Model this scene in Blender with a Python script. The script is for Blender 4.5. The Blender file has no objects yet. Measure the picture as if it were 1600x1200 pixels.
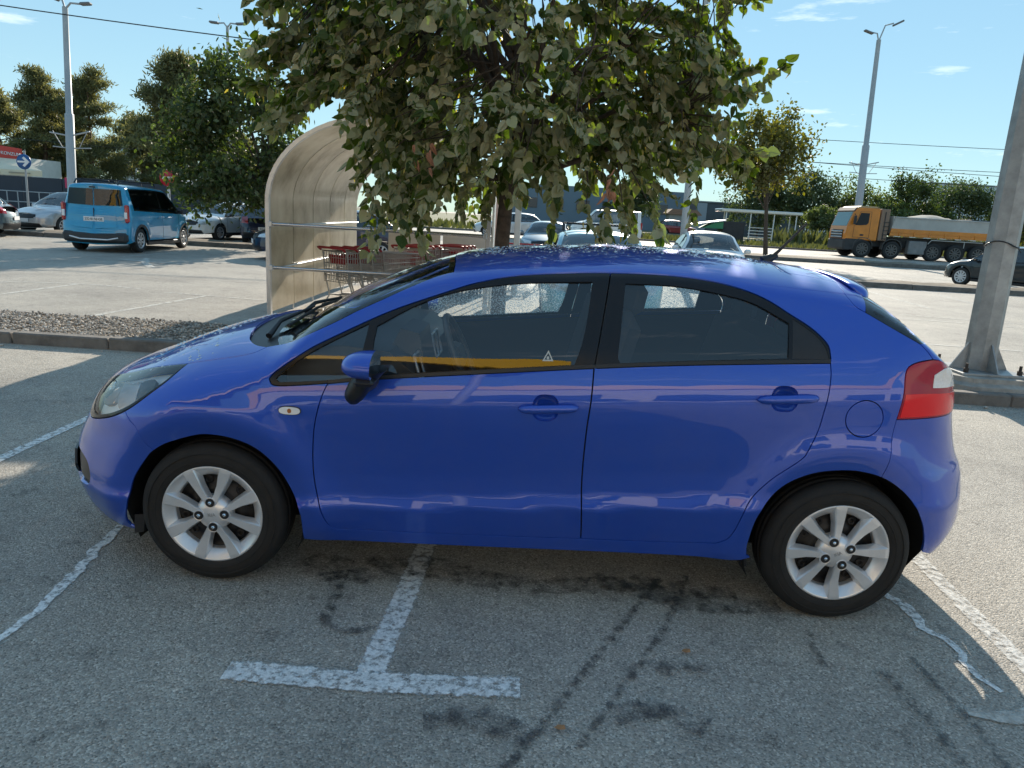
import bpy, bmesh, math, random
import numpy as np
from mathutils import Vector, Matrix
from mathutils.geometry import delaunay_2d_cdt
R = math.radians
SC = bpy.context.scene
COL = SC.collection

# ------------------------------------------------------------------ camera
cd = bpy.data.cameras.new('camera'); cam = bpy.data.objects.new('camera', cd); COL.objects.link(cam)
cd.sensor_width = 36.0; cd.lens = 36.0*1127.15/1600.0; cd.clip_start = .05; cd.clip_end = 3000
yaw, pit, rol = -0.010411, 0.22934, 0.057786
f = Vector((math.sin(yaw)*math.cos(pit), math.cos(yaw)*math.cos(pit), -math.sin(pit)))
r = Vector((math.cos(yaw), -math.sin(yaw), 0)); u = r.cross(f)
r2 = r*math.cos(rol)+u*math.sin(rol); u2 = -r*math.sin(rol)+u*math.cos(rol)
M = Matrix((r2, u2, -f)).transposed().to_4x4(); M.translation = Vector((-0.06026, -3.56938, 1.55622))
cam.matrix_world = M
SC.camera = cam
CAMP = np.array([-0.06026, -3.56938, 1.55622])

# ------------------------------------------------------------------ sky, sun, exposure
SUN_EL, SUN_AZ = 24.5, 9.5          # degrees; azimuth from +y towards +x
w = bpy.data.worlds.new('World'); SC.world = w; w.use_nodes = True
nt = w.node_tree; nt.nodes.clear()
out = nt.nodes.new('ShaderNodeOutputWorld'); bg = nt.nodes.new('ShaderNodeBackground')
sky = nt.nodes.new('ShaderNodeTexSky'); sky.sky_type = 'NISHITA'; sky.sun_disc = False
sky.sun_elevation = R(SUN_EL); sky.sun_rotation = R(SUN_AZ); sky.air_density = 1.0; sky.dust_density = 0.0; sky.ozone_density = 1.5; sky.altitude = 100
bg.inputs['Strength'].default_value = .10
# thin fair-weather clouds, the same all round the sky
tc = nt.nodes.new('ShaderNodeTexCoord'); mp = nt.nodes.new('ShaderNodeMapping'); mp.inputs['Scale'].default_value = (1.5, 1.5, 9.0)
mp.inputs['Location'].default_value = (.37, .12, .45)
nz = nt.nodes.new('ShaderNodeTexNoise'); nz.inputs['Scale'].default_value = 3.2; nz.inputs['Detail'].default_value = 7; nz.inputs['Roughness'].default_value = .6
cr = nt.nodes.new('ShaderNodeValToRGB'); cr.color_ramp.elements[0].position = .60; cr.color_ramp.elements[1].position = .80
mx = nt.nodes.new('ShaderNodeMix'); mx.data_type = 'RGBA'; mx.inputs['B'].default_value = (7.5, 7.6, 7.8, 1)
mul = nt.nodes.new('ShaderNodeMath'); mul.operation = 'MULTIPLY'; mul.inputs[1].default_value = .8
L = nt.links.new
L(tc.outputs['Generated'], mp.inputs['Vector']); L(mp.outputs['Vector'], nz.inputs['Vector']); L(nz.outputs['Fac'], cr.inputs['Fac'])
L(cr.outputs['Color'], mul.inputs[0]); L(mul.outputs[0], mx.inputs['Factor']); 
v1 = nt.nodes.new('ShaderNodeVectorMath'); v1.operation = 'SCALE'; v1.inputs['Scale'].default_value = 1/8
gm = nt.nodes.new('ShaderNodeGamma'); gm.inputs['Gamma'].default_value = .30
hs_ = nt.nodes.new('ShaderNodeHueSaturation'); hs_.inputs['Saturation'].default_value = 1.65
v2 = nt.nodes.new('ShaderNodeVectorMath'); v2.operation = 'SCALE'; v2.inputs['Scale'].default_value = 3.95
L(sky.outputs['Color'], v1.inputs[0]); L(v1.outputs[0], gm.inputs['Color']); L(gm.outputs[0], hs_.inputs['Color']); L(hs_.outputs[0], v2.inputs[0]); tn = nt.nodes.new('ShaderNodeVectorMath'); tn.operation = 'MULTIPLY'; tn.inputs[1].default_value = (.70, .94, 1.03)
L(v2.outputs[0], tn.inputs[0]); L(tn.outputs[0], mx.inputs['A'])
L(mx.outputs['Result'], bg.inputs['Color']); L(bg.outputs[0], out.inputs['Surface'])
sd = bpy.data.lights.new('sun', 'SUN'); sd.energy = 3.4; sd.angle = R(.53); sd.color = (1, .90, .76)
so = bpy.data.objects.new('sun', sd); COL.objects.link(so)
dirv = Vector((math.sin(R(SUN_AZ))*math.cos(R(SUN_EL)), math.cos(R(SUN_AZ))*math.cos(R(SUN_EL)), math.sin(R(SUN_EL))))
so.rotation_euler = dirv.to_track_quat('Z', 'Y').to_euler(); so.location = dirv*50
SC.view_settings.view_transform = 'Standard'; SC.view_settings.look = 'None'; SC.view_settings.gamma = 1
SC.view_settings.use_curve_mapping = False; SC.view_settings.exposure = 1.25
SC.cycles.max_bounces = 10; SC.cycles.transparent_max_bounces = 24; SC.cycles.glossy_bounces = 5; SC.cycles.diffuse_bounces = 4
SC.cycles.sample_clamp_indirect = 6.0

# ------------------------------------------------------------------ helpers: objects
def tag(o, label=None, cat=None, group=None, kind=None):
    if label: o['label'] = label
    if cat: o['category'] = cat
    if group: o['group'] = group
    if kind: o['kind'] = kind
    return o
def thing(name, label, cat, loc=(0, 0, 0), rz=0, group=None):
    o = bpy.data.objects.new(name, None); COL.objects.link(o); o.empty_display_size = .2
    o.location = loc; o.rotation_euler = (0, 0, rz)
    return tag(o, label, cat, group)
def link(name, me, parent=None, loc=None, rot=None, scale=None):
    o = bpy.data.objects.new(name, me); COL.objects.link(o)
    if parent: o.parent = parent
    if loc is not None: o.location = loc
    if rot is not None: o.rotation_euler = rot
    if scale is not None: o.scale = scale
    return o
def copy_tree(o, parent=None):
    c = o.copy(); COL.objects.link(c)
    if parent: c.parent = parent
    for ch in o.children: copy_tree(ch, c)
    return c

class MB:
    """collects shapes and links them as one mesh object"""
    def __init__(s): s.v = []; s.f = []; s.sm = []
    def add(s, vs, fs, smooth=False):
        n = len(s.v); s.v += [tuple(map(float, p)) for p in vs]
        for q in fs: s.f.append(tuple(i+n for i in q)); s.sm.append(smooth)
        return s
    def box(s, c, d, rot=None, bev=0.0):
        hx, hy, hz = d[0]/2, d[1]/2, d[2]/2
        if bev <= 0:
            vs = [(x, y, z) for x in (-hx, hx) for y in (-hy, hy) for z in (-hz, hz)]
            fs = [(0, 1, 3, 2), (4, 6, 7, 5), (0, 4, 5, 1), (2, 3, 7, 6), (0, 2, 6, 4), (1, 5, 7, 3)]
        else:
            b = min(bev, hx*.9, hy*.9, hz*.9); vs = []; fs = []
            for sx in (-1, 1):
                for sy in (-1, 1):
                    for sz in (-1, 1):
                        vs += [(sx*(hx-b), sy*(hy-b), sz*hz), (sx*(hx-b), sy*hy, sz*(hz-b)), (sx*hx, sy*(hy-b), sz*(hz-b))]
            bm = bmesh.new(); [bm.verts.new(p) for p in vs]; r_ = bmesh.ops.convex_hull(bm, input=bm.verts[:])
            bm.verts.index_update(); vs = [v.co[:] for v in bm.verts]; fs = [[v.index for v in q.verts] for q in bm.faces]; bm.free()
        if rot is not None:
            m = rot if isinstance(rot, Matrix) else Matrix.Rotation(rot, 3, 'Z')
            vs = [m @ Vector(p) for p in vs]
        return s.add([(p[0]+c[0], p[1]+c[1], p[2]+c[2]) for p in vs], fs)
    def tube(s, pts, r, n=8, cap=True, smooth=True):
        pts = [Vector(p) for p in pts]; rs = r if isinstance(r, (list, tuple)) else [r]*len(pts)
        t0 = (pts[1]-pts[0]).normalized(); a = t0.orthogonal().normalized(); vs = []
        for i, p in enumerate(pts):
            t = ((pts[min(i+1, len(pts)-1)]-pts[max(i-1, 0)])).normalized()
            a = (a-t*a.dot(t)).normalized(); b = t.cross(a)
            vs += [p+(a*math.cos(k*2*math.pi/n)+b*math.sin(k*2*math.pi/n))*rs[i] for k in range(n)]
        fs = [(i*n+k, i*n+(k+1) % n, (i+1)*n+(k+1) % n, (i+1)*n+k) for i in range(len(pts)-1) for k in range(n)]
        s.add(vs, fs, smooth)
        if cap: s.add([vs[k] for k in range(n)], [tuple(range(n))[::-1]]); s.add([vs[-n+k] for k in range(n)], [tuple(range(n))])
        return s
    def lathe(s, prof, n=32, axis='Z', c=(0, 0, 0), smooth=True, close=False):
        vs = []
        for (rr, h) in prof:
            for k in range(n):
                a = 2*math.pi*k/n; x, y = rr*math.cos(a), rr*math.sin(a)
                p = {'Z': (x, y, h), 'Y': (x, h, y), 'X': (h, x, y)}[axis]
                vs.append((p[0]+c[0], p[1]+c[1], p[2]+c[2]))
        m = len(prof); fs = []
        for i in range(m if close else m-1):
            j = (i+1) % m
            for k in range(n):
                q = (i*n+k, i*n+(k+1) % n, j*n+(k+1) % n, j*n+k)
                fs.append(q if axis != 'Y' else q[::-1])
        return s.add(vs, fs, smooth)
    def prism(s, poly, z0, z1, axis='Z', smooth=False):
        n = len(poly)
        def P(p, h): return {'Z': (p[0], p[1], h), 'Y': (p[0], h, p[1]), 'X': (h, p[0], p[1])}[axis]
        vs = [P(p, z0) for p in poly]+[P(p, z1) for p in poly]
        fs = [(i, (i+1) % n, n+(i+1) % n, n+i) for i in range(n)]+[tuple(range(n))[::-1], tuple(range(n, 2*n))]
        return s.add(vs, fs, smooth)
    def mesh(s, name, m, fix=True):
        me = bpy.data.meshes.new(name); me.from_pydata(s.v, [], s.f); me.materials.append(m)
        me.polygons.foreach_set('use_smooth', s.sm)
        if fix:
            bm = bmesh.new(); bm.from_mesh(me); bmesh.ops.recalc_face_normals(bm, faces=bm.faces[:]); bm.to_mesh(me); bm.free()
        me.update(); return me
    def build(s, name, m, parent=None, loc=None, rot=None, fix=True):
        return link(name, s.mesh(name, m, fix), parent, loc, rot)

# ------------------------------------------------------------------ helpers: materials
MATS = {}
def mat(name, col=(.5, .5, .5), rough=.5, metal=0., coat=0., spec=.5, bump=0., bscale=40., vary=0., vscale=6., trans=0., emit=None, island=0.):
    if name in MATS: return MATS[name]
    m = bpy.data.materials.new(name); m.use_nodes = True; t = m.node_tree; b = t.nodes['Principled BSDF']
    b.inputs['Base Color'].default_value = (*col, 1); b.inputs['Roughness'].default_value = rough; b.inputs['Metallic'].default_value = metal
    b.inputs['Coat Weight'].default_value = coat; b.inputs['Coat Roughness'].default_value = .03; b.inputs['Specular IOR Level'].default_value = spec
    b.inputs['Transmission Weight'].default_value = trans
    if emit: b.inputs['Emission Color'].default_value = (*emit[:3], 1); b.inputs['Emission Strength'].default_value = emit[3]
    if vary or bump:
        c = t.nodes.new('ShaderNodeTexCoord')
    if vary:
        n = t.nodes.new('ShaderNodeTexNoise'); n.inputs['Scale'].default_value = vscale; n.inputs['Detail'].default_value = 6; n.inputs['Roughness'].default_value = .65
        t.links.new(c.outputs['Object'], n.inputs['Vector'])
        x = t.nodes.new('ShaderNodeMapRange'); x.inputs['From Min'].default_value = .3; x.inputs['From Max'].default_value = .7
        x.inputs['To Min'].default_value = 1-vary; x.inputs['To Max'].default_value = 1+vary
        t.links.new(n.outputs['Fac'], x.inputs['Value'])
        h = t.nodes.new('ShaderNodeVectorMath'); h.operation = 'SCALE'; h.inputs[0].default_value = col
        t.links.new(x.outputs['Result'], h.inputs['Scale']); t.links.new(h.outputs[0], b.inputs['Base Color'])
    if bump:
        n2 = t.nodes.new('ShaderNodeTexNoise'); n2.inputs['Scale'].default_value = bscale; n2.inputs['Detail'].default_value = 5
        t.links.new(c.outputs['Object'], n2.inputs['Vector']); bb = t.nodes.new('ShaderNodeBump'); bb.inputs['Strength'].default_value = bump; bb.inputs['Distance'].default_value = .01
        t.links.new(n2.outputs['Fac'], bb.inputs['Height']); t.links.new(bb.outputs[0], b.inputs['Normal'])
    MATS[name] = m; return m
def glass(name, tint, rough=0., refl=1., ior=1.95):
    if name in MATS: return MATS[name]
    m = bpy.data.materials.new(name); m.use_nodes = True; t = m.node_tree; t.nodes.clear()
    o = t.nodes.new('ShaderNodeOutputMaterial'); tr = t.nodes.new('ShaderNodeBsdfTransparent'); tr.inputs[0].default_value = (*tint, 1)
    g = t.nodes.new('ShaderNodeBsdfGlossy'); g.inputs['Roughness'].default_value = rough; g.inputs[0].default_value = (refl, refl, refl, 1)
    fr = t.nodes.new('ShaderNodeFresnel'); fr.inputs[0].default_value = ior; mix = t.nodes.new('ShaderNodeMixShader')
    ge = t.nodes.new('ShaderNodeNewGeometry'); 
    t.links.new(fr.outputs[0], mix.inputs[0]); t.links.new(tr.outputs[0], mix.inputs[1]); t.links.new(g.outputs[0], mix.inputs[2]); t.links.new(mix.outputs[0], o.inputs[0])
    MATS[name] = m; return m
def dew_glass(name, tint):
    """tinted glass with a film of dew drops that scatters light shining through"""
    m = glass(name, tint, ior=1.6); t = m.node_tree; o = [q for q in t.nodes if q.type == 'OUTPUT_MATERIAL'][0]; src = o.inputs[0].links[0].from_socket
    c = t.nodes.new('ShaderNodeTexCoord'); v = t.nodes.new('ShaderNodeTexVoronoi'); v.inputs['Scale'].default_value = 110; n = t.nodes.new('ShaderNodeTexNoise'); n.inputs['Scale'].default_value = 5; n.inputs['Detail'].default_value = 6
    t.links.new(c.outputs['Object'], v.inputs['Vector']); t.links.new(c.outputs['Object'], n.inputs['Vector'])
    a = t.nodes.new('ShaderNodeMapRange'); a.inputs['From Min'].default_value = .55; a.inputs['From Max'].default_value = .15; a.inputs['To Min'].default_value = .12; a.inputs['To Max'].default_value = .85; t.links.new(v.outputs['Distance'], a.inputs['Value'])
    b = t.nodes.new('ShaderNodeMapRange'); b.inputs['From Min'].default_value = .35; b.inputs['From Max'].default_value = .65; b.inputs['To Min'].default_value = .25; b.inputs['To Max'].default_value = 1.; t.links.new(n.outputs['Fac'], b.inputs['Value'])
    k = t.nodes.new('ShaderNodeMath'); k.operation = 'MULTIPLY'; t.links.new(a.outputs[0], k.inputs[0]); t.links.new(b.outputs[0], k.inputs[1])
    tl = t.nodes.new('ShaderNodeBsdfTranslucent'); tl.inputs[0].default_value = (.92, .93, .90, 1); mx_ = t.nodes.new('ShaderNodeMixShader'); t.links.new(k.outputs[0], mx_.inputs[0]); t.links.new(src, mx_.inputs[1]); t.links.new(tl.outputs[0], mx_.inputs[2]); t.links.new(mx_.outputs[0], o.inputs[0]); return m
def leafmat(name, top, under, transl=.35, dry=.0):
    if name in MATS: return MATS[name]
    m = bpy.data.materials.new(name); m.use_nodes = True; t = m.node_tree; t.nodes.clear(); N = t.nodes.new; K = t.links.new
    o = N('ShaderNodeOutputMaterial'); ge = N('ShaderNodeNewGeometry')
    rmp = N('ShaderNodeValToRGB'); e = rmp.color_ramp.elements; e[0].position = 0; e[0].color = (top[0]*.6, top[1]*.62, top[2]*.7, 1); e[1].position = 1; e[1].color = (top[0]*1.45, top[1]*1.3, top[2]*1.1, 1)
    k = e.new(.93); k.color = (top[0]*1.3, top[1]*1.2, top[2], 1)
    if dry: e[-1].color = (.30, .20, .04, 1)
    r2_ = N('ShaderNodeValToRGB'); e2 = r2_.color_ramp.elements; e2[0].color = (under[0]*.72, under[1]*.75, under[2]*.7, 1); e2[1].color = (under[0]*1.25, under[1]*1.2, under[2]*1.2, 1)
    K(ge.outputs['Random Per Island'], rmp.inputs[0]); K(ge.outputs['Random Per Island'], r2_.inputs[0])
    mx_ = N('ShaderNodeMix'); mx_.data_type = 'RGBA'; K(ge.outputs['Backfacing'], mx_.inputs['Factor']); K(rmp.outputs[0], mx_.inputs['A']); K(r2_.outputs[0], mx_.inputs['B'])
    pb = N('ShaderNodeBsdfPrincipled'); pb.inputs['Roughness'].default_value = .5; pb.inputs['Specular IOR Level'].default_value = .3; K(mx_.outputs['Result'], pb.inputs['Base Color'])
    tl = N('ShaderNodeBsdfTranslucent'); hs = N('ShaderNodeHueSaturation'); hs.inputs['Saturation'].default_value = 1.25; hs.inputs['Value'].default_value = 2.7; K(rmp.outputs[0], hs.inputs['Color']); K(hs.outputs[0], tl.inputs[0])
    ms = N('ShaderNodeMixShader'); ms.inputs[0].default_value = transl; K(pb.outputs[0], ms.inputs[1]); K(tl.outputs[0], ms.inputs[2]); K(ms.outputs[0], o.inputs[0])
    MATS[name] = m; return m
# ------------------------------------------------------------------ car surface: half width over (x, girth)
def pchip(xs, ys, x):
    xs = np.asarray(xs, float); ys = np.asarray(ys, float); x = np.asarray(x, float)
    h = np.diff(xs); d = np.diff(ys)/h; m = np.zeros_like(xs); m[0] = d[0]; m[-1] = d[-1]
    for i in range(1, len(xs)-1):
        if d[i-1]*d[i] > 0:
            w1 = 2*h[i]+h[i-1]; w2 = h[i]+2*h[i-1]; m[i] = (w1+w2)/(w1/d[i-1]+w2/d[i])
    i = np.clip(np.searchsorted(xs, x)-1, 0, len(xs)-2); t = np.clip((x-xs[i])/h[i], -.5, 1.5); t2 = t*t; t3 = t2*t
    return (2*t3-3*t2+1)*ys[i]+(t3-2*t2+t)*h[i]*m[i]+(-2*t3+3*t2)*ys[i+1]+(t3-t2)*h[i]*m[i+1]
class Surf:
    m = 2.3
    def __init__(S, P):
        S.P = P; S.sh = P.get('shear', .07)
        ph = np.linspace(0, np.pi/2, 400); a = np.cos(ph)**(2/S.m); b = np.sin(ph)**(2/S.m); b[0] = 0; a[-1] = 0
        Ln = np.concatenate([[0], np.cumsum(np.hypot(np.diff(a)*.62, np.diff(b)*.14))]); S.tl = Ln/Ln[-1]; S.ta = a; S.tb = b
        zz = np.linspace(0, 2.4, 2401); yy = np.interp(zz, *P['sec'])
        def sm(sd):
            k = np.exp(-.5*(np.arange(-60, 61)/sd)**2); k /= k.sum(); return np.convolve(np.pad(yy, 60, mode='edge'), k, 'valid')
        wgt = np.clip((zz-.45)/.05, 0, 1); S.zz = zz; S.ys = sm(4.)*(1-wgt)+sm(14.)*wgt
    def zt(S, x): return pchip(*S.P['zt'], x)
    def ht(S, x): return pchip(*S.P['ht'], x)
    def g(S, q, n): q = np.clip(q, 0, 1); return np.maximum(1-(1-q)**n, 1e-9)**(1/n)
    def w(S, x, z):
        P = S.P; zs = z-S.sh*np.clip(x, -1.3, 1.5)*np.clip((z-.2)/.2, 0, 1); y = np.interp(zs, S.zz, S.ys)
        y = y*S.g((x-pchip(*P['xf'], z))/P['lf'], P['nf'])*S.g((pchip(*P['xr'], z)-x)/P['lr'], P['nr'])
        for (ax, az, r0, amp, wd) in P['flare']:
            rr = np.hypot(x-ax, z-az); y = y+amp*np.exp(-((rr-r0)/wd)**2)*np.clip((z-.15)/.1, 0, 1)*np.clip((.9-z)/.15, 0, 1)
        return y
    def pt(S, x, s):
        x, s = np.broadcast_arrays(np.asarray(x, float), np.asarray(s, float))
        zt = S.zt(x); h = S.ht(x); z1 = zt-h; q = np.clip((s-z1)/.62, 0, 1)
        a = np.interp(q, S.tl, S.ta); b = np.interp(q, S.tl, S.tb)
        z = np.where(s < z1, s, z1+b*h); a = np.where(s < z1, 1, a)
        return np.stack([x, -S.w(x, z)*a, z], -1)
    def smax(S, x): return S.zt(x)-S.ht(x)+.62
    def nrm(S, x, s):
        e = 2e-3; dx = S.pt(x+e, s)-S.pt(x-e, s); ds = S.pt(x, s+e)-S.pt(x, s-e); n = np.cross(dx, ds)
        # at the centre line the girth derivative vanishes one-sidedly
        l = np.linalg.norm(n, axis=-1, keepdims=True); n = np.where(l > 1e-12, n/np.maximum(l, 1e-12), [0, 0, 1.])
        return n
def curve(pts, closed=False, seg=.02):
    """Catmull-Rom through the points, resampled"""
    P = np.asarray(pts, float); n = len(P); o = []
    for i in range(n if closed else n-1):
        p1, p2 = P[i], P[(i+1) % n]
        p0 = P[(i-1) % n] if closed or i > 0 else 2*p1-p2
        p3 = P[(i+2) % n] if closed or i+2 < n else 2*p2-p1
        k = max(1, int(np.ceil(np.linalg.norm(p2-p1)/seg)))
        for t in np.arange(k)/k:
            o.append(.5*((2*p1)+(-p0+p2)*t+(2*p0-5*p1+4*p2-p3)*t*t+(-p0+3*p1-3*p2+p3)*t**3))
    if not closed: o.append(P[-1])
    return [tuple(q) for q in o]
def line(a, b, seg=.02):
    a = np.array(a, float); b = np.array(b, float); k = max(1, int(np.ceil(np.linalg.norm(b-a)/seg)))
    return [tuple(a+(b-a)*t) for t in np.linspace(0, 1, k+1)]
def cat(*ls):
    o = []
    for l in ls:
        for p in l:
            if not o or math.hypot(o[-1][0]-p[0], o[-1][1]-p[1]) > 1e-4: o.append(tuple(p))
    if math.hypot(o[0][0]-o[-1][0], o[0][1]-o[-1][1]) < 1e-4: o.pop()
    return o
def dens(poly, seg=.02):
    return cat(*[line(poly[i], poly[(i+1) % len(poly)], seg) for i in range(len(poly))])
def area(p):
    P = np.asarray(p); x, y = P[:, 0], P[:, 1]; return .5*np.sum(x*np.roll(y, -1)-np.roll(x, -1)*y)
def inset(poly, d):
    P = np.asarray(poly, float); s = 1 if area(P) > 0 else -1; a = np.roll(P, 1, 0); b = np.roll(P, -1, 0)
    e1 = P-a; e2 = b-P; e1 /= np.linalg.norm(e1, axis=1)[:, None]+1e-9; e2 /= np.linalg.norm(e2, axis=1)[:, None]+1e-9
    n1 = np.stack([-e1[:, 1], e1[:, 0]], 1); n2 = np.stack([-e2[:, 1], e2[:, 0]], 1); n = n1+n2; l = np.linalg.norm(n, axis=1)[:, None]; n = n/np.maximum(l, .5)
    k = np.clip(1/np.maximum((n*n1).sum(1), .4), 1, 2.0)
    return [tuple(q) for q in P+s*d*n*k[:, None]]
def pip(poly, X):
    P = np.asarray(poly); ins = np.zeros(len(X), bool); x, y = X[:, 0], X[:, 1]; n = len(P); j = n-1
    for i in range(n):
        xi, yi = P[i]; xj, yj = P[j]
        if yi != yj:
            c = ((yi > y) != (yj > y)) & (x < (xj-xi)*(y-yi)/(yj-yi)+xi); ins ^= c
        j = i
    return ins
def patch(S, name, m, poly, holes=(), parent=None, off=0., lip=.012, res=.035, sides=(-1,), gap=0., gaph=0., map3=None, join=False, solid=0.):
    """a panel of the car: polygon in (x, s) triangulated, laid on the surface, with its own folded edge.
    sides: -1 left (near), +1 right; join = both halves in one mesh."""
    if gap: poly = inset(poly, gap)
    hs = [inset(h, -gaph) if gaph else h for h in holes]
    P = np.asarray(poly, float); lo = P.min(0); hi = P.max(0)
    gx = np.arange(lo[0]+res*.5, hi[0], res); gs = np.arange(lo[1]+res*.5, hi[1], res)
    G = np.array([(x+(.5*res if k % 2 else 0), s) for k, s in enumerate(gs) for x in gx]) if len(gx) and len(gs) else np.zeros((0, 2))
    ex = []
    for s in gs:                                        # finer columns where the ends round off
        for d in (.002, .006, .013, .024, .04, .06, .085, .115):
            ex.append((float(pchip(*S.P['xf'], s))+d, s)); ex.append((float(pchip(*S.P['xr'], s))-d, s))
    G = np.concatenate([G, np.array(ex)]) if ex else G
    if len(G):
        k = pip(P, G)
        for h in hs: k &= ~pip(h, G)
        G = G[k]
        allb = np.concatenate([P]+[np.asarray(h) for h in hs])
        if len(G):
            dm = np.array([np.min(np.hypot(allb[:, 0]-g_[0], allb[:, 1]-g_[1])) for g_ in G]); G = G[dm > .007]
    vs = [Vector(p) for p in P]; ed = [(i, (i+1) % len(P)) for i in range(len(P))]
    for h in hs:
        n0 = len(vs); vs += [Vector(p) for p in h]; ed += [(n0+i, n0+(i+1) % len(h)) for i in range(len(h))]
    vs += [Vector(p) for p in G]
    r_ = delaunay_2d_cdt(vs, ed, [], 0, 1e-6)
    V = np.array([v[:] for v in r_[0]]); T = np.array([t for t in r_[2] if len(t) == 3])
    c = V[T].mean(1); k = pip(P, c)
    for h in hs: k &= ~pip(h, c)
    T = T[k]
    e1 = V[T[:, 1]]-V[T[:, 0]]; e2 = V[T[:, 2]]-V[T[:, 0]]; k = np.abs(e1[:, 0]*e2[:, 1]-e1[:, 1]*e2[:, 0]) > 1e-9; T = T[k]
    us = np.unique(T); mp_ = -np.ones(len(V), int); mp_[us] = np.arange(len(us)); V = V[us]; T = mp_[T]
    if map3 is None: X = S.pt(V[:, 0], V[:, 1]); N = S.nrm(V[:, 0], V[:, 1])
    else: X, N = map3(V)
    cen = X[:, 1] > -2e-3
    X = X+N*off
    fn = np.cross(X[T[:, 1]]-X[T[:, 0]], X[T[:, 2]]-X[T[:, 0]]); fl = (fn*N[T[:, 0]]).sum(1) < 0; T[fl] = T[fl][:, ::-1]
    F = [tuple(t) for t in T]; NV = X.copy(); NN = N.copy()
    if lip:
        cnt = {}
        for t in F:
            for a, b in ((t[0], t[1]), (t[1], t[2]), (t[2], t[0])): cnt[(a, b)] = 1
        be = [(a, b) for (a, b) in cnt if (b, a) not in cnt and not (join and cen[a] and cen[b])]
        A = []; AN = []; n0 = len(NV)
        for a, b in be:
            t = X[b]-X[a]; o = np.cross(t, N[a]); o = o/(np.linalg.norm(o)+1e-9)
            i0 = n0+len(A); A += [X[a], X[b], X[b]-N[b]*lip, X[a]-N[a]*lip]
            AN += [o*.8+N[a]*.6, o*.8+N[b]*.6, o, o]; F.append((i0, i0+3, i0+2, i0+1))
        if A: NV = np.concatenate([NV, A]); NN = np.concatenate([NN, AN])
    res_ = []
    def make(NV, F, NN):
        me = bpy.data.meshes.new(name); me.from_pydata([tuple(p) for p in NV], [], F); me.materials.append(m)
        me.polygons.foreach_set('use_smooth', [True]*len(me.polygons))
        nn = NN/np.maximum(np.linalg.norm(NN, axis=1, keepdims=True), 1e-9)
        me.normals_split_custom_set_from_vertices([tuple(p) for p in nn]); me.update(); return me
    FM = [t[::-1] for t in F]; mir = np.array([1, -1, 1.])
    if join:
        n0 = len(NV); res_.append(link(name, make(np.concatenate([NV, NV*mir]), F+[tuple(i+n0 for i in t) for t in FM], np.concatenate([NN, NN*mir])), parent))
    else:
        for i, sd_ in enumerate(sides):
            p = parent[i] if isinstance(parent, (list, tuple)) else parent
            res_.append(link(name, make(NV, F, NN) if sd_ < 0 else make(NV*mir, FM, NN*mir), p))
    return res_
# ------------------------------------------------------------------ the blue hatchback in the foreground
PAINT = bpy.data.materials.new('blue_metallic_paint'); PAINT.use_nodes = True
_t = PAINT.node_tree; _b = _t.nodes['Principled BSDF']
_b.inputs['Base Color'].default_value = (.006, .066, .47, 1); _b.inputs['Metallic'].default_value = .52; _b.inputs['Roughness'].default_value = .42
_b.inputs['Coat Weight'].default_value = 1.; _b.inputs['Coat Roughness'].default_value = .015; _b.inputs['Coat IOR'].default_value = 1.6
_c = _t.nodes.new('ShaderNodeTexCoord'); _n = _t.nodes.new('ShaderNodeTexNoise'); _n.inputs['Scale'].default_value = 7; _n.inputs['Detail'].default_value = 8; _n.inputs['Roughness'].default_value = .7
_mr = _t.nodes.new('ShaderNodeMapRange'); _mr.inputs['From Min'].default_value = .35; _mr.inputs['From Max'].default_value = .75; _mr.inputs['To Min'].default_value = .0; _mr.inputs['To Max'].default_value = .03
_t.links.new(_c.outputs['Object'], _n.inputs['Vector']); _t.links.new(_n.outputs['Fac'], _mr.inputs['Value']); _t.links.new(_mr.outputs[0], _b.inputs['Coat Roughness'])
# a thin film of road dust
_n2 = _t.nodes.new('ShaderNodeTexNoise'); _n2.inputs['Scale'].default_value = 3.5; _n2.inputs['Detail'].default_value = 10; _n2.inputs['Roughness'].default_value = .75
_t.links.new(_c.outputs['Object'], _n2.inputs['Vector'])
_m2 = _t.nodes.new('ShaderNodeMapRange'); _m2.inputs['From Min'].default_value = .45; _m2.inputs['From Max'].default_value = .8; _m2.inputs['To Min'].default_value = 0; _m2.inputs['To Max'].default_value = .10
_t.links.new(_n2.outputs['Fac'], _m2.inputs['Value'])
_mm = _t.nodes.new('ShaderNodeMix'); _mm.data_type = 'RGBA'; _mm.inputs['A'].default_value = (.006, .066, .47, 1); _mm.inputs['B'].default_value = (.16, .17, .22, 1)
_t.links.new(_m2.outputs[0], _mm.inputs['Factor']); _t.links.new(_mm.outputs['Result'], _b.inputs['Base Color'])

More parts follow.
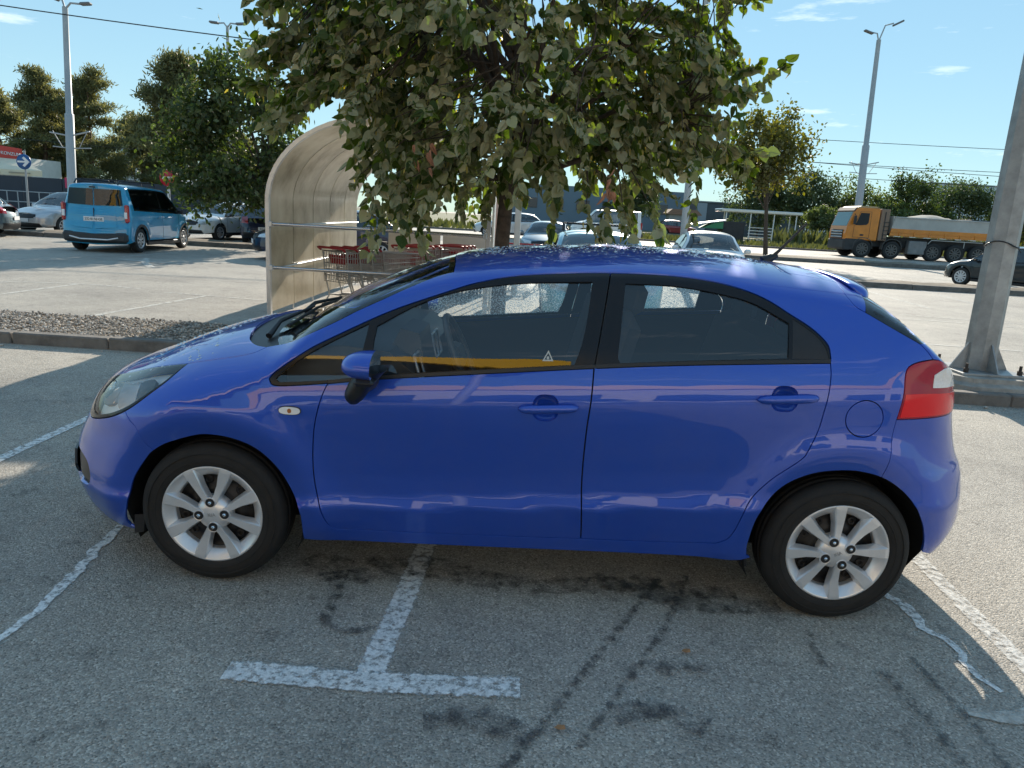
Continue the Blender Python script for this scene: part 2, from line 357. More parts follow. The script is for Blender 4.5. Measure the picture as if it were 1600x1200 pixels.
TRIM = mat('black_plastic_trim', (.012, .012, .014), .42, vary=.2, vscale=20)
GLOSSB = mat('gloss_black_frame', (.008, .0075, .009), .22, spec=.35)
RUBBER = mat('tyre_rubber', (.010, .0095, .0095), .78, vary=.35, vscale=14, bump=.15, bscale=120)
DARK = mat('dark_underbody', (.008, .008, .008), .9)
SILVER = mat('silver_wheel_paint', (.66, .67, .69), .30, .55, vary=.10, vscale=9, coat=.3)
STEEL = mat('black_steel_wheel', (.018, .018, .020), .5, .3)
CHROME = mat('chrome', (.85, .85, .86), .08, 1.)
LAMPGREY = mat('lamp_housing_grey', (.90, .92, .92), .35, .1)
FRONTG = glass('clear_tinted_glass', (.92, .96, .97), ior=1.75); REARG = glass('dark_tinted_glass', (.82, .87, .88), ior=1.75); LENS = glass('lamp_lens', (.97, .98, .98), ior=1.33)
REDL = mat('red_lens_upper', (.34, .002, .030), .25, coat=.4, spec=.3); REDB = mat('red_lens_lower', (.78, .004, .014), .18, coat=.3, spec=.3); WHITEL = mat('white_lens', (.78, .80, .82), .12, coat=1., bump=.5, bscale=60)
CLOTH = mat('charcoal_seat_cloth', (.09, .09, .10), .9, bump=.3, bscale=200); DASH = mat('dash_plastic', (.09, .10, .11), .45)
PLATEW = mat('plate_white', (.75, .75, .75), .4)

KP = dict(
 sec=([0,.12,.17,.24,.32,.408,.47,.55,.66,.76,.845,.90,.965,1.04,1.2,1.36,1.5],[.76,.79,.812,.83,.846,.861,.846,.845,.852,.859,.862,.853,.834,.803,.715,.636,.56]),
 zt=([-2.12,-2.,-1.9,-1.75,-1.55,-1.35,-1.15,-1.02,-.9,-.7,-.5,-.3,-.1,.1,.4,.7,1.,1.25,1.42,1.5,1.58,1.68,1.78,1.88,1.96],[.56,.7327,.7874,.8485,.9308,.991,1.0306,1.0687,1.1508,1.2558,1.331,1.3837,1.4095,1.4265,1.4471,1.4439,1.4214,1.3913,1.3082,1.2269,1.1584,1.0748,.893,.7155,.7]),
 ht=([-2.12,-1.9,-1.5,-1.1,-.95,-.6,-.2,.2,1.,1.4,1.5,1.7,2.],[.2,.22,.24,.2,.14,.1,.11,.13,.13,.12,.09,.08,.08]),
 xf=([0,.2,.3,.4,.5,.6,.7,.8,1.5],[-1.72,-2.1,-2.1324,-2.1459,-2.1158,-2.0718,-2.0585,-2.05,-2.05]),
 xr=([0,.2,.3,.4,.5,.6,.7,.8,.9,1.,1.2,1.5],[1.74,1.82,1.9244,1.9671,1.9557,1.9439,1.8959,1.8656,1.8443,1.8376,2.0266,1.9]),
 lf=.75, nf=2.4, lr=.6, nr=2.8, flare=[(-1.285,.295,.43,.022,.085),(1.268,.295,.43,.024,.085)])
def front_map(S, rear=False, off=0.):
    def mp(V):
        y = np.abs(V[:, 0]); z = V[:, 1]
        def X(y, z):
            a = pchip(*(S.P['xr'] if rear else S.P['xf']), z); n = (S.P['lr'] if rear else S.P['lf']); lo = np.zeros_like(z); hi = np.full_like(z, n*.98)
            sg = -1 if rear else 1
            for k in range(40):
                md = .5*(lo+hi); xx = a+sg*md; q_ = np.clip((z-(S.zt(xx)-S.ht(xx)))/S.ht(xx), 0, 1); k2 = S.w(xx, z)*np.maximum(1-q_**S.m, 0)**(1/S.m) < y; lo = np.where(k2, md, lo); hi = np.where(k2, hi, md)
            return a+sg*hi
        x = X(y, z); e = 4e-3; y1 = np.maximum(y-e, 0)
        xy = (X(y+e, z)-X(y1, z))/(y+e-y1); xz = (X(y, z+e)-X(y, z-e))/(2*e)
        N = np.stack([np.full_like(x, 1.), xy, -xz], -1) if rear else np.stack([np.full_like(x, -1.), -xy, xz], -1)
        if rear: N = np.stack([np.ones_like(x), xy, -xz], -1)
        N = np.stack([(1. if rear else -1.)*np.ones_like(x), (xy if rear else -xy), (-xz if rear else xz)], -1)
        N /= np.linalg.norm(N, axis=1, keepdims=True)
        return np.stack([x, -y, z], -1), N
    return mp

def make_wheel_meshes():
    """near-side wheel, axis along -y (outer face towards -y), centre at origin"""
    ty = MB(); n = 72
    prof = [(.195,-.075),(.205,-.088),(.222,-.096),(.245,-.098),(.268,-.093),(.285,-.084),(.296,-.070),(.300,-.058),(.3015,-.045),(.2955,-.044),(.2955,-.037),(.3035,-.036),(.304,-.012),(.298,-.011),(.298,-.004),(.304,-.003),(.304,.03),(.298,.031),(.298,.038),(.302,.04),(.300,.058),(.285,.084),(.245,.098),(.205,.088),(.195,.075)]
    ty.lathe(prof, n, 'Y', close=True)
    for rr in (.232, .262):                              # moulded sidewall ribs
        ty.lathe([(rr-.003,-.0965),(rr,-.1005),(rr+.003,-.0965)], n, 'Y')
    cv = MB()
    # outer ring
    cv.lathe([(.163,-.058),(.168,-.066),(.185,-.078),(.196,-.088),(.203,-.0925),(.2075,-.090),(.208,-.082),(.200,-.070)], n, 'Y')
    # inner deep wall between the spokes
    cv.lathe([(.163,-.058),(.160,-.040)], n, 'Y')
    # hub
    cv.lathe([(.001,-.096),(.028,-.0955),(.040,-.092),(.062,-.084),(.074,-.068),(.076,-.045)], 48, 'Y')
    for k in range(4):
        for sg in (-1, 1):
            a0 = R(90*k); a1 = a0+sg*R(22.)
            ca, sa = math.cos(a1), math.sin(a1)
            def P(rr, t, h): return (rr*ca-t*sa, h, rr*sa+t*ca)
            rows = []
            for rr, hw, h, fl in [(.048,.0145,-.093,.009),(.085,.0140,-.090,.009),(.125,.0175,-.0885,.012),(.165,.0225,-.090,.018),(.190,.0250,-.0915,.016),(.204,.0265,-.0905,.005)]:
                sk = -sg*.010*max(0, (.11-rr)/.06)       # the two spokes of a pair lean towards their bolt
                rows.append([P(rr, sk-hw-fl*.55, h+.030), P(rr, sk-hw, h+.004), P(rr, sk-hw*.82, h-.002), P(rr, sk+hw*.82, h-.002), P(rr, sk+hw, h+.004), P(rr, sk+hw+fl*.55, h+.030)])
            vs = sum(rows, []); m_ = 6
            cv.add(vs, [(i*m_+j, i*m_+j+1, (i+1)*m_+j+1, (i+1)*m_+j) for i in range(len(rows)-1) for j in range(m_-1)])
        a = R(90*k); cx, cz = .053*math.cos(a), .053*math.sin(a)
        cv.lathe([(.0175,-.090),(.0205,-.0975),(.0225,-.0965),(.0235,-.088)], 20, 'Y', (cx, 0, cz))
    nut = MB(); hole = MB()
    hole.lathe([(.001,-.0965),(.0185,-.0975)], 20, 'Y'); nut.lathe([(.0005,-.1035),(.005,-.103),(.0075,-.101),(.009,-.096)], 6, 'Y', smooth=False)
    st = MB()
    st.lathe([(.001,-.03),(.06,-.03),(.075,-.045),(.105,-.048),(.118,-.034),(.150,-.028),(.165,-.040),(.195,-.05),(.2,.07)], 48, 'Y')
    for k in range(12):
        a = R(30*k+8); st.lathe([(.008,-.035),(.010,-.0405),(.0175,-.0405),(.0195,-.030)], 14, 'Y', (.136*math.cos(a), 0, .136*math.sin(a)))
    return dict(tyre=ty.mesh('tyre', RUBBER), wheel_cover=cv.mesh('wheel_cover', SILVER), bolt_recess=hole.mesh('bolt_recess', TRIM), wheel_nut=nut.mesh('wheel_nut', CHROME), steel_wheel=st.mesh('steel_wheel', STEEL))

def build_hero():
    S = Surf(KP); car = thing('hatchback_car', 'royal blue five-door hatchback parked side-on, filling the foreground', 'car')
    fx = lambda z: float(pchip(*KP['xf'], z)); rx = lambda z: float(pchip(*KP['xr'], z)); sm = lambda x: float(S.smax(x))
    head_lo = curve([(-1.4339,.8744),(-1.4664,.8137),(-1.4986,.7771),(-1.5641,.7267),(-1.6356,.6854),(-1.7276,.6458),(-1.8371,.6111),(-1.8908,.5973),(-1.9387,.592)])
    head_fr = curve([(-1.9387,.592),(-1.9425,.6414),(-1.945,.7032),(-1.9424,.7874)])
    head_up = curve([(-1.9424,.7874),(-1.88,.808),(-1.7818,.8265),(-1.6575,.8489),(-1.5474,.862),(-1.4339,.8744)])
    hood_seam = curve([(-1.4339,.8744),(-1.2945,.9053),(-1.1955,.9325),(-1.148,.9531),(-1.1111,.984)])
    cowl_f = curve([(-1.1111,.984),(-1.15,.988),(-1.181,.9972),(-1.2151,1.0189),(-1.249,1.0615),(-1.285,1.18),(-1.30,sm(-1.30))])
    ws_lo = curve([(-1.0632,.9991),(-1.10,1.05),(-1.135,1.16),(-1.15,sm(-1.15))])
    ws_side = curve([(-1.0632,.9991),(-1.0,1.020),(-.9386,1.04),(-.8158,1.1009),(-.7194,1.1553),(-.622,1.2063),(-.5257,1.262),(-.429,1.3195),(-.3561,1.3496)])
    header = curve([(-.3561,1.3496),(-.3641,1.4768),(-.3837,1.6471),(-.40,sm(-.40))])
    dlo_up = curve([(1.1297,1.0759),(1.1318,1.09),(1.1241,1.1358),(1.0899,1.1739),(1.0477,1.205),(.9892,1.2377),(.898,1.2884),(.8054,1.322),(.6825,1.3493),(.5257,1.3642),(.3336,1.3627),(.1413,1.3549),(-.0903,1.3289),(-.2486,1.2886),(-.4049,1.2321),(-.5599,1.172),(-.666,1.1225),(-.7621,1.0728),(-.855,1.0237),(-.9076,.9915),(-.9901,.9308),(-1.025,.9011),(-1.0403,.879),(-1.0311,.8615),(-1.0028,.856),(-.93,.862),(-.8053,.8775)])
    belt = curve([(-.8053,.8775),(-.6192,.9052),(-.3144,.9396),(-.0667,.9668),(.2233,.9977),(.5857,1.0319),(1.1297,1.0730)])
    f_front = curve([(-.8053,.8775),(-.8122,.868),(-.8334,.8103),(-.859,.6903),(-.8626,.5523),(-.8495,.4401),(-.8186,.3282),(-.7951,.2833),(-.7666,.2663)])
    sill = curve([(-.7666,.2663),(-.3149,.2721),(.2281,.2873),(.5863,.2968),(.7676,.3082)])
    r_rear = curve([(.7676,.3082),(.8115,.3361),(.8379,.3869),(.8711,.4976),(.9439,.5946),(1.0523,.6903),(1.0767,.7292),(1.1073,.8093),(1.1192,.8973),(1.1281,.9674),(1.1324,1.0295),(1.1297,1.0730)])
    bpil = curve([(.2791,1.3575),(.2594,1.2115),(.2286,1.0168),(.2250,.9975)]); bse = curve([(.2250,.9975),(.2213,.8838),(.2125,.7405),(.2121,.5379),(.2250,.34),(.2281,.2873)])
    arch_f = curve([(-1.6258,.1758),(-1.6636,.2194),(-1.6263,.3482),(-1.5987,.437),(-1.5365,.5294),(-1.5067,.5593),(-1.4495,.5961),(-1.3413,.6363),(-1.2763,.6468),(-1.1813,.6364),(-1.0875,.5993),(-1.0079,.5245),(-.952,.432),(-.9158,.344),(-.9104,.2508),(-.9098,.2082)])
    rocker = curve([(-.9098,.2082),(-.7713,.2079),(-.3143,.216),(.3717,.2323),(.8862,.2415),(.9037,.2658)])
    arch_r = curve([(.9037,.2658),(.9001,.3234),(.9187,.4524),(.9705,.5424),(1.0289,.5968),(1.1133,.6362),(1.2001,.6534),(1.2903,.6557),(1.3832,.6362),(1.46,.595),(1.5259,.5363),(1.5893,.442),(1.6212,.3613),(1.6334,.3053)])
    fseam = curve([(-1.5067,.5593),(-1.5437,.5986),(-1.578,.6565),(-1.6356,.6854)])
    rseam = curve([(1.4027,.8718),(1.3961,.8037),(1.3960,.720),(1.3832,.6362)])
    def split(l, p):
        k = min(range(len(l)), key=lambda i: math.hypot(l[i][0]-p[0], l[i][1]-p[1])); return l[:k+1], l[k:]
    af0, af1 = split(arch_f, (-1.5067,.5593)); ar0, ar1 = split(arch_r, (1.3832,.6362)); hl0, hl1 = split(head_lo, (-1.6356,.6854))
    hatch = cat(curve([(1.03,sm(1.03)),(1.0216,1.624),(1.0131,1.4886)]), curve([(1.0131,1.4886),(1.12,1.473),(1.234,1.4543)]), curve([(1.234,1.4543),(1.2215,1.38),(1.2170,1.335),(1.2364,1.2871),(1.2726,1.2655)]))
    rg_side = curve([(1.2726,1.2655),(1.3845,1.2069),(1.4722,1.1623)]); cpil = curve([(1.4722,1.1623),(1.50,1.135),(1.5227,1.108)])
    lamp_t = curve([(1.5227,1.108),(1.4787,1.1002),(1.44,1.0861),(1.419,1.0663),(1.4147,1.0323),(1.4149,.9781),(1.4071,.908),(1.4027,.8718)])
    lamp_b = curve([(1.4027,.8718),(1.5425,.8762),(1.6621,.8748),(1.765,.868)]); lamp_r = curve([(1.765,.868),(1.748,.95),(1.70,1.04),(1.65,1.095),(1.60,1.108),(1.5227,1.108)])
    top = [(x, sm(x)) for x in np.arange(-.40, 1.031, .03)]
    hole_d = cat(dlo_up, f_front, sill, r_rear); fuel = [(1.276+.0725*math.cos(a), .8697+.0735*math.sin(a)) for a in np.linspace(0, 2*np.pi, 40)[:-1]]
    shell = cat(hl0[::-1], hood_seam, curve([(-1.1111,.984),(-1.0632,.9991)]), ws_side, header, top, hatch, rg_side, cpil, lamp_t, rseam, ar0[::-1], rocker[::-1], af1[::-1], fseam)
    patch(S, 'body_shell', PAINT, shell, [hole_d, fuel], car, join=True, gap=.0015, gaph=.0015, res=.026, lip=.022)
    patch(S, 'inner_shell', mat('door_lining', (.045, .048, .055), .8), cat(hl0[::-1], hood_seam, ws_side, header, top, hatch, rg_side, cpil, lamp_t, rseam, ar0[::-1], rocker[::-1], af1[::-1], fseam), [cat(dlo_up, belt)], car, off=-.03, join=True, lip=0, res=.08, gap=.01, gaph=.012)
    # hood, cowl, windscreen
    fe = curve([(-1.9424,.7874),(-1.965,.90),(-1.985,1.02),(-1.99,sm(-1.99))])
    patch(S, 'hood', PAINT, cat(head_up, hood_seam, cowl_f, [(x, sm(x)) for x in np.arange(-1.30, -1.99, -.03)], fe[::-1]), [], car, join=True, gap=.002, res=.04)
    cowl = cat(cowl_f, [(x, sm(x)) for x in np.arange(-1.30, -1.149, .03)], ws_lo[::-1], curve([(-1.0632,.9991),(-1.1111,.984)]))
    patch(S, 'cowl_panel', TRIM, cowl, [], car, off=-.012, join=True, res=.04, lip=.03)
    wsp = cat(ws_lo[::-1], ws_side, header, [(x, sm(x)) for x in np.arange(-.40, -1.151, -.03)])
    ws = patch(S, 'windscreen', FRONTG, wsp, [], car, off=-.004, join=True, gap=.004, lip=0, res=.05)[0]
    patch(S, 'windscreen_seal', GLOSSB, cat(ws_lo[::-1], ws_side, header, [(x, sm(x)) for x in np.arange(-.40, -1.151, -.03)]), [inset(dens(wsp, .03), .030)], ws, off=-.0075, join=True, gap=.003, lip=0, res=.06)
    # bumpers
    tipf = [(fx(z), z) for z in np.arange(.58, .199, -.02)]
    fb = cat(hl1, head_fr, fe, line((-1.99, sm(-1.99)), (-2.062, sm(-2.062)), .03), line((-2.064, 1.0), (-2.068, .60), .02), tipf, curve([(fx(.2), .2), (-1.9, .185), (-1.6258, .1758)]), af0, fseam)
    intake = cat(curve([(-1.999,.4820),(-1.9629,.4696),(-1.8938,.4566),(-1.8576,.4341),(-1.8436,.3918),(-1.8556,.3477),(-1.93,.335)]), [(fx(z)+.012, z) for z in np.linspace(.335, .482, 8)])
    bmp = patch(S, 'front_bumper', PAINT, fb, [intake], car, join=True, gap=.0015, res=.04)[0]
    patch(S, 'intake_grille', TRIM, intake, [], bmp, off=-.018, sides=(-1, 1), lip=0, res=.03)
    fm = front_map(S)
    patch(S, 'upper_grille', GLOSSB, dens([(0,.60),(.40,.615),(.47,.65),(.38,.655),(0,.645)], .03), [], bmp, off=.004, join=True, map3=fm, lip=.01)
    patch(S, 'lower_grille', TRIM, dens([(0,.28),(.48,.29),(.54,.36),(.5,.42),(0,.42)], .03), [], bmp, off=.004, join=True, map3=fm, lip=.01)
    pl = patch(S, 'number_plate', PLATEW, dens([(0,.44),(.26,.44),(.26,.55),(0,.55)], .03), [], bmp, off=.004, join=True, map3=fm, lip=.004)[0]
    # headlamps
    hp = cat(head_lo, head_fr, head_up)
    hls = patch(S, 'headlamp', LENS, hp, [], car, off=.001, sides=(-1, 1), gap=.002, lip=0, res=.035)
    for o in hls: o['label'] = 'swept-back clear headlamp'
    patch(S, 'lamp_housing', LAMPGREY, hp, [], hls, off=-.042, sides=(-1, 1), gap=.003, lip=0)
    patch(S, 'lamp_surround', TRIM, hp, [inset(hp, .009)], hls, off=-.001, sides=(-1, 1), gap=.0015, lip=.03)
    patch(S, 'chrome_band', mat('bright_band', (.92, .92, .92), .14, .6), curve([(-1.78,.783),(-1.711,.7798),(-1.6595,.7925),(-1.637,.752),(-1.623,.721),(-1.641,.696),(-1.70,.675),(-1.745,.70),(-1.765,.745)], True), [], hls, off=-.020, sides=(-1, 1), lip=.02, res=.03)
    patch(S, 'dark_wedge', mat('lamp_dark', (.14, .18, .20), .25), curve([(-1.6595,.7925),(-1.6069,.8107),(-1.5722,.8066),(-1.5582,.7681),(-1.572,.7349),(-1.6124,.7048),(-1.6293,.7039),(-1.6186,.7256),(-1.633,.7529)], True), [], hls, off=-.024, sides=(-1, 1), lip=.016, res=.03)
    patch(S, 'indicator_bowl', mat('reflection_tinted_chrome', (.62, .52, .44), .2, .45), curve([(-1.925,.70),(-1.905,.765),(-1.86,.790),(-1.80,.785),(-1.785,.74),(-1.775,.69),(-1.81,.668),(-1.87,.658)], True), [], hls, off=-.026, sides=(-1, 1), lip=.016, res=.03)  # clear bowl, its orange-brown reflections are put into the colour
    for i, o in enumerate(hls):
        sg = -1 if i == 0 else 1
        for nm, x_, s_, rr in (('turn_reflector', -1.845, .728, .044),):
            p = S.pt(x_, s_); n_ = S.nrm(np.array([x_]), np.array([s_]))[0]; c = p-n_*.016
            d = Vector((n_[0]*.8-.16, n_[1]*.8-.10, n_[2]*.8)).normalized(); q = d.to_track_quat('Y', 'Z').to_matrix()
            mb = MB(); mb.lathe([(rr*.96, .012), (rr, .006), (rr, -.012), (rr*.8, -.045), (rr*.4, -.058), (.001, -.06)], 28, 'Y')
            mb.lathe([(.001,.0),(.010,-.002),(.012,-.03)], 14, 'Y')
            mb.v = [tuple((q @ Vector(v)+Vector(c))[k]*(1 if k != 1 or sg < 0 else -1) for k in range(3)) for v in mb.v]
            mb.build(nm, CHROME, o)
            mb = MB(); mb.lathe([(rr*.80, -.004), (rr*.74, -.020), (rr*.40, -.046), (.001, -.050)], 24, 'Y'); mb.v = [tuple((q @ Vector(v)+Vector(c))[k]*(1 if k != 1 or sg < 0 else -1) for k in range(3)) for v in mb.v]; mb.build('reflector_bowl', mat('bowl_grey', (.18, .20, .22), .15, .9), o)
    # doors
    fd = cat(f_front, split(sill, (.2281,.2873))[0], bse[::-1], split(belt, (.2233,.9977))[0][::-1])
    rd = cat(split(sill, (.2281,.2873))[1], r_rear, split(belt, (.2233,.9977))[1][::-1], bse)
    def ell(cx, cy, a, b, rot=0., n=28, p=2.):
        o_ = []
        for t in np.linspace(0, 2*np.pi, n+1)[:-1]:
            x_ = a*np.sign(math.cos(t))*abs(math.cos(t))**(2/p); y_ = b*np.sign(math.sin(t))*abs(math.sin(t))**(2/p)
            o_.append((cx+x_*math.cos(rot)-y_*math.sin(rot), cy+x_*math.sin(rot)+y_*math.cos(rot)))
        return o_
    cupf = ell(.0473, .8353, .052, .054, 0, 32, 2.6); cupr = ell(.9617, .9279, .052, .051, 0, 32, 2.6)
    fds = patch(S, 'front_door', PAINT, fd, [cupf], car, sides=(-1, 1), gap=.0030, res=.026)
    rds = patch(S, 'rear_door', PAINT, rd, [cupr], car, sides=(-1, 1), gap=.0030, res=.026)
    # handles: bowl recess and bar
    for doors, cup, (cx, cs), tilt in ((fds, cupf, (.0473, .8353), .079), (rds, cupr, (.9617, .9279), .089)):
        rings = [np.array(cup)]; 
        for k, q in enumerate((.9, .72, .45, .15)): rings.append(np.array([cx, cs])+(np.array(cup)-[cx, cs])*q)
        V = []; 
        for k, rg_ in enumerate(rings):
            pp = S.pt(rg_[:, 0], rg_[:, 1]); nn = S.nrm(rg_[:, 0], rg_[:, 1]); V.append(pp-nn*[0, .012, .022, .027, .028][k])
        n_ = len(cup)
        for i, d in enumerate(doors):
            mb = MB(); vs = np.concatenate(V)*([1, 1, 1] if i == 0 else [1, -1, 1])
            mb.add(vs, [(a*n_+j, a*n_+(j+1) % n_, (a+1)*n_+(j+1) % n_, (a+1)*n_+j) for a in range(4) for j in range(n_)]+[tuple(range(4*n_, 5*n_))], True)
            mb.build('handle_recess', PAINT, d)
            pts = []; rs = []
            L_ = .116
            for t in np.linspace(-1, 1, 17):
                x_ = cx+.011+t*L_; s_ = cs+tilt*(t*L_)+.002; p = S.pt(x_, s_); nv = S.nrm(np.array([x_]), np.array([s_]))[0]
                pts.append(p+nv*(.004+.018*(1-abs(t)**6))); rs.append(.004+.0135*(1-abs(t)**6)**.5)
            mb = MB(); mb.tube([p*([1, 1, 1] if i == 0 else [1, -1, 1]) for p in pts], rs, 14)
            h = mb.build('door_handle', PAINT, d)
            if doors is fds and i == 0:
                x_, s_ = .1421, .8464; p = S.pt(x_, s_); mb = MB(); mb.lathe([(.001,-.003),(.007,-.0035),(.009,.0)], 18, 'Y', (p[0], p[1]-.029, p[2])); mb.build('key_lock', CHROME, d)
    # window frames and glass
    up_f, up_r = split(dlo_up, (.2791, 1.3575))[1], split(dlo_up, (.2791, 1.3575))[0]
    frF = cat(up_f, split(belt, (.2233,.9977))[0], bpil[::-1]); frR = cat(up_r, bpil, split(belt, (.2233,.9977))[1])
    gF = cat(curve([(-.638,1.1009),(-.5514,1.1533),(-.4661,1.1981),(-.3417,1.2456),(-.1836,1.2793),(-.0245,1.3013),(.2074,1.3182)]), curve([(.2074,1.3182),(.1965,1.2077),(.1759,1.0892),(.1486,1.006)]), curve([(.1486,1.006),(-.1914,.9700),(-.4399,.9425),(-.6267,.9202)]), curve([(-.6267,.9202),(-.6438,1.0215),(-.638,1.1009)]))
    gQ = cat(curve([(-1.015,.8805),(-1.0062,.8943),(-.9041,.9763),(-.8056,1.0361),(-.6702,1.1085)]), curve([(-.6702,1.1085),(-.6742,1.0676),(-.6822,1.0133),(-.6920,.9068)]), curve([(-.6920,.9068),(-.8108,.8896),(-.999,.8707),(-1.015,.8805)]))
    gR = cat(curve([(.3384,1.3187),(.522,1.321),(.6795,1.3061),(.8355,1.2758),(.9786,1.2078)]), curve([(.9786,1.2078),(.9705,1.0801)]), curve([(.9705,1.0801),(.6467,1.0531),(.3396,1.0248)]), curve([(.3396,1.0248),(.3169,1.0374),(.3261,1.1566),(.3384,1.3187)]))
    gP = cat(curve([(.9936,1.2241),(1.047,1.1933),(1.0891,1.1612),(1.1138,1.1259),(1.125,1.0873)]), curve([(1.125,1.0873),(.9850,1.080)]), curve([(.9850,1.080),(.9936,1.2241)]))
    patch(S, 'window_frame', GLOSSB, frF, [gF, gQ], fds, off=-.003, sides=(-1, 1), gap=.0025, res=.03)
    patch(S, 'window_frame', GLOSSB, frR, [gR, gP], rds, off=-.003, sides=(-1, 1), gap=.0025, res=.03)
    patch(S, 'belt_strip', TRIM, cat(belt, [(x, s+.013) for x, s in belt[::-1]]), [], fds, off=.002, sides=(-1, 1), res=.05, lip=.008)
    patch(S, 'window', FRONTG, gF, [], fds, off=-.012, sides=(-1, 1), lip=0, res=.022)
    patch(S, 'quarter_window', FRONTG, gQ, [], fds, off=-.010, sides=(-1, 1), lip=0, res=.022)
    patch(S, 'window', REARG, gR, [], rds, off=-.012, sides=(-1, 1), lip=0, res=.025)
    for d_ in (fds[1], rds[1]):
        for o in d_.children:
            if o.name.split('.')[0] == 'window': o.data.materials[0] = dew_glass('dewy_glass', (.90, .94, .95))
    patch(S, 'corner_panel', TRIM, gP, [], rds, off=-.005, sides=(-1, 1), lip=.004, res=.04)
    # a small warning sticker on the front window
    x_, s_ = .045, 1.03
    mk = lambda q: [(x_+q*a, s_+q*b) for a, b in ((-.022, -.016), (.022, -.014), (.001, .026))]
    patch(S, 'window_sticker', mat('sticker_grey', (.45, .47, .45), .6), mk(1), [mk(.62)], fds[0], off=-.0115, lip=0, res=.02)
    patch(S, 'window_sticker', MATS['sticker_grey'], ell(x_, s_-.003, .005, .006), [], fds[0], off=-.0115, lip=0, res=.02)
    # fuel flap, indicator
    patch(S, 'fuel_flap', PAINT, fuel, [], car, gap=.003, off=.0005, res=.03)
    ind = patch(S, 'side_indicator', WHITEL, ell(-.9513, .7642, .041, .0145, .0, 28, 2.6), [], car, off=.008, sides=(-1, 1), lip=.012, res=.02)
    patch(S, 'indicator_rim', TRIM, ell(-.9513, .7642, .0445, .018, .0, 28, 2.6), [ell(-.9513, .7642, .041, .0145, .0, 28, 2.6)], ind, off=.003, sides=(-1, 1), lip=.006, res=.02)
    patch(S, 'indicator_bulb', mat('amber_bulb', (.35, .12, .03), .3), ell(-.9513, .7642, .008, .009), [], ind, off=.0092, sides=(-1, 1), lip=0, res=.01)
    # rear: lamps, bumper, tailgate, glass, spoiler
    lp = cat(lamp_t, lamp_b, lamp_r); tls = patch(S, 'tail_lamp', REDL, lp, [], car, off=.002, sides=(-1, 1), gap=.003, res=.03, lip=.02)
    lo = cat(curve([(1.4149,.9756),(1.5219,.979),(1.6836,.9690),(1.735,.965)]), curve([(1.735,.965),(1.752,.885)]), curve([(1.752,.885),(1.6621,.8808),(1.5425,.8822),(1.4090,.8780)]), curve([(1.4090,.8780),(1.4110,.908),(1.4179,.9700)]))
    patch(S, 'brake_lens', REDB, inset(lo, .004), [], tls, off=.0045, sides=(-1, 1), res=.03, lip=.003)
    rv = cat(curve([(1.5420,.9960),(1.5400,1.0473)]), curve([(1.5400,1.0473),(1.597,1.0811),(1.635,1.084)]), curve([(1.635,1.084),(1.68,1.05),(1.715,.99)]), curve([(1.715,.99),(1.62,.992),(1.5420,.9960)]))
    patch(S, 'reverse_lens', WHITEL, rv, [], tls, off=.0045, sides=(-1, 1), res=.03, lip=.004)
    tipr = [(rx(z), z) for z in np.arange(.27, .781, .02)]
    bt = cat(lamp_b, curve([(1.765,.868),(1.785,.83),(1.80,.79)]), curve([(1.80,.79),(1.845,.79),(rx(.78)-.002,.78)]))
    rb = cat(bt, tipr[::-1], curve([(rx(.27),.27),(1.78,.275),(1.70,.285),(1.6334,.3053)]), ar1[::-1], rseam[::-1])
    rbm = patch(S, 'rear_bumper', PAINT, rb, [], car, join=True, gap=.0015, res=.04)[0]
    rm = front_map(S, True)
    patch(S, 'bumper_insert', TRIM, dens([(0,.29),(.52,.30),(.58,.38),(.5,.44),(0,.44)], .03), [], rbm, off=.004, join=True, map3=rm, lip=.01)
    patch(S, 'number_plate', PLATEW, dens([(0,.56),(.26,.56),(.26,.67),(0,.67)], .03), [], rbm, off=.008, join=True, map3=rm, lip=.01)
    # bumper corner crease (the small lip seen behind the wheel)
    rg_lo = curve([(1.4722,1.1623),(1.52,1.20),(1.565,1.36),(1.585,sm(1.585))]); rg_up = curve([(1.2726,1.2655),(1.30,1.36),(1.345,1.55),(1.36,sm(1.36))])
    tg = cat(hatch, rg_side, cpil, lamp_r[::-1], bt[split(bt, (1.765,.868))[0].__len__()-1:], line((rx(.78)-.002,.78), (1.862,.80), .02), line((1.858,.84), (1.855, sm(1.855)), .03), [(x, sm(x)) for x in np.arange(1.85, 1.029, -.03)])
    rgp = cat(rg_side, rg_lo, [(x, sm(x)) for x in np.arange(1.585, 1.359, -.03)], rg_up[::-1])
    tgo = patch(S, 'tailgate', PAINT, tg, [rgp], car, join=True, gap=.0018, res=.04)[0]
    patch(S, 'rear_window', REARG, rgp, [], tgo, off=-.002, join=True, gap=.002, lip=0, res=.05)
    patch(S, 'rear_window_rim', GLOSSB, rgp, [inset(dens(rgp, .03), .035)], tgo, off=-.006, join=True, lip=0, res=.05)
    mb = MB(); rows = []
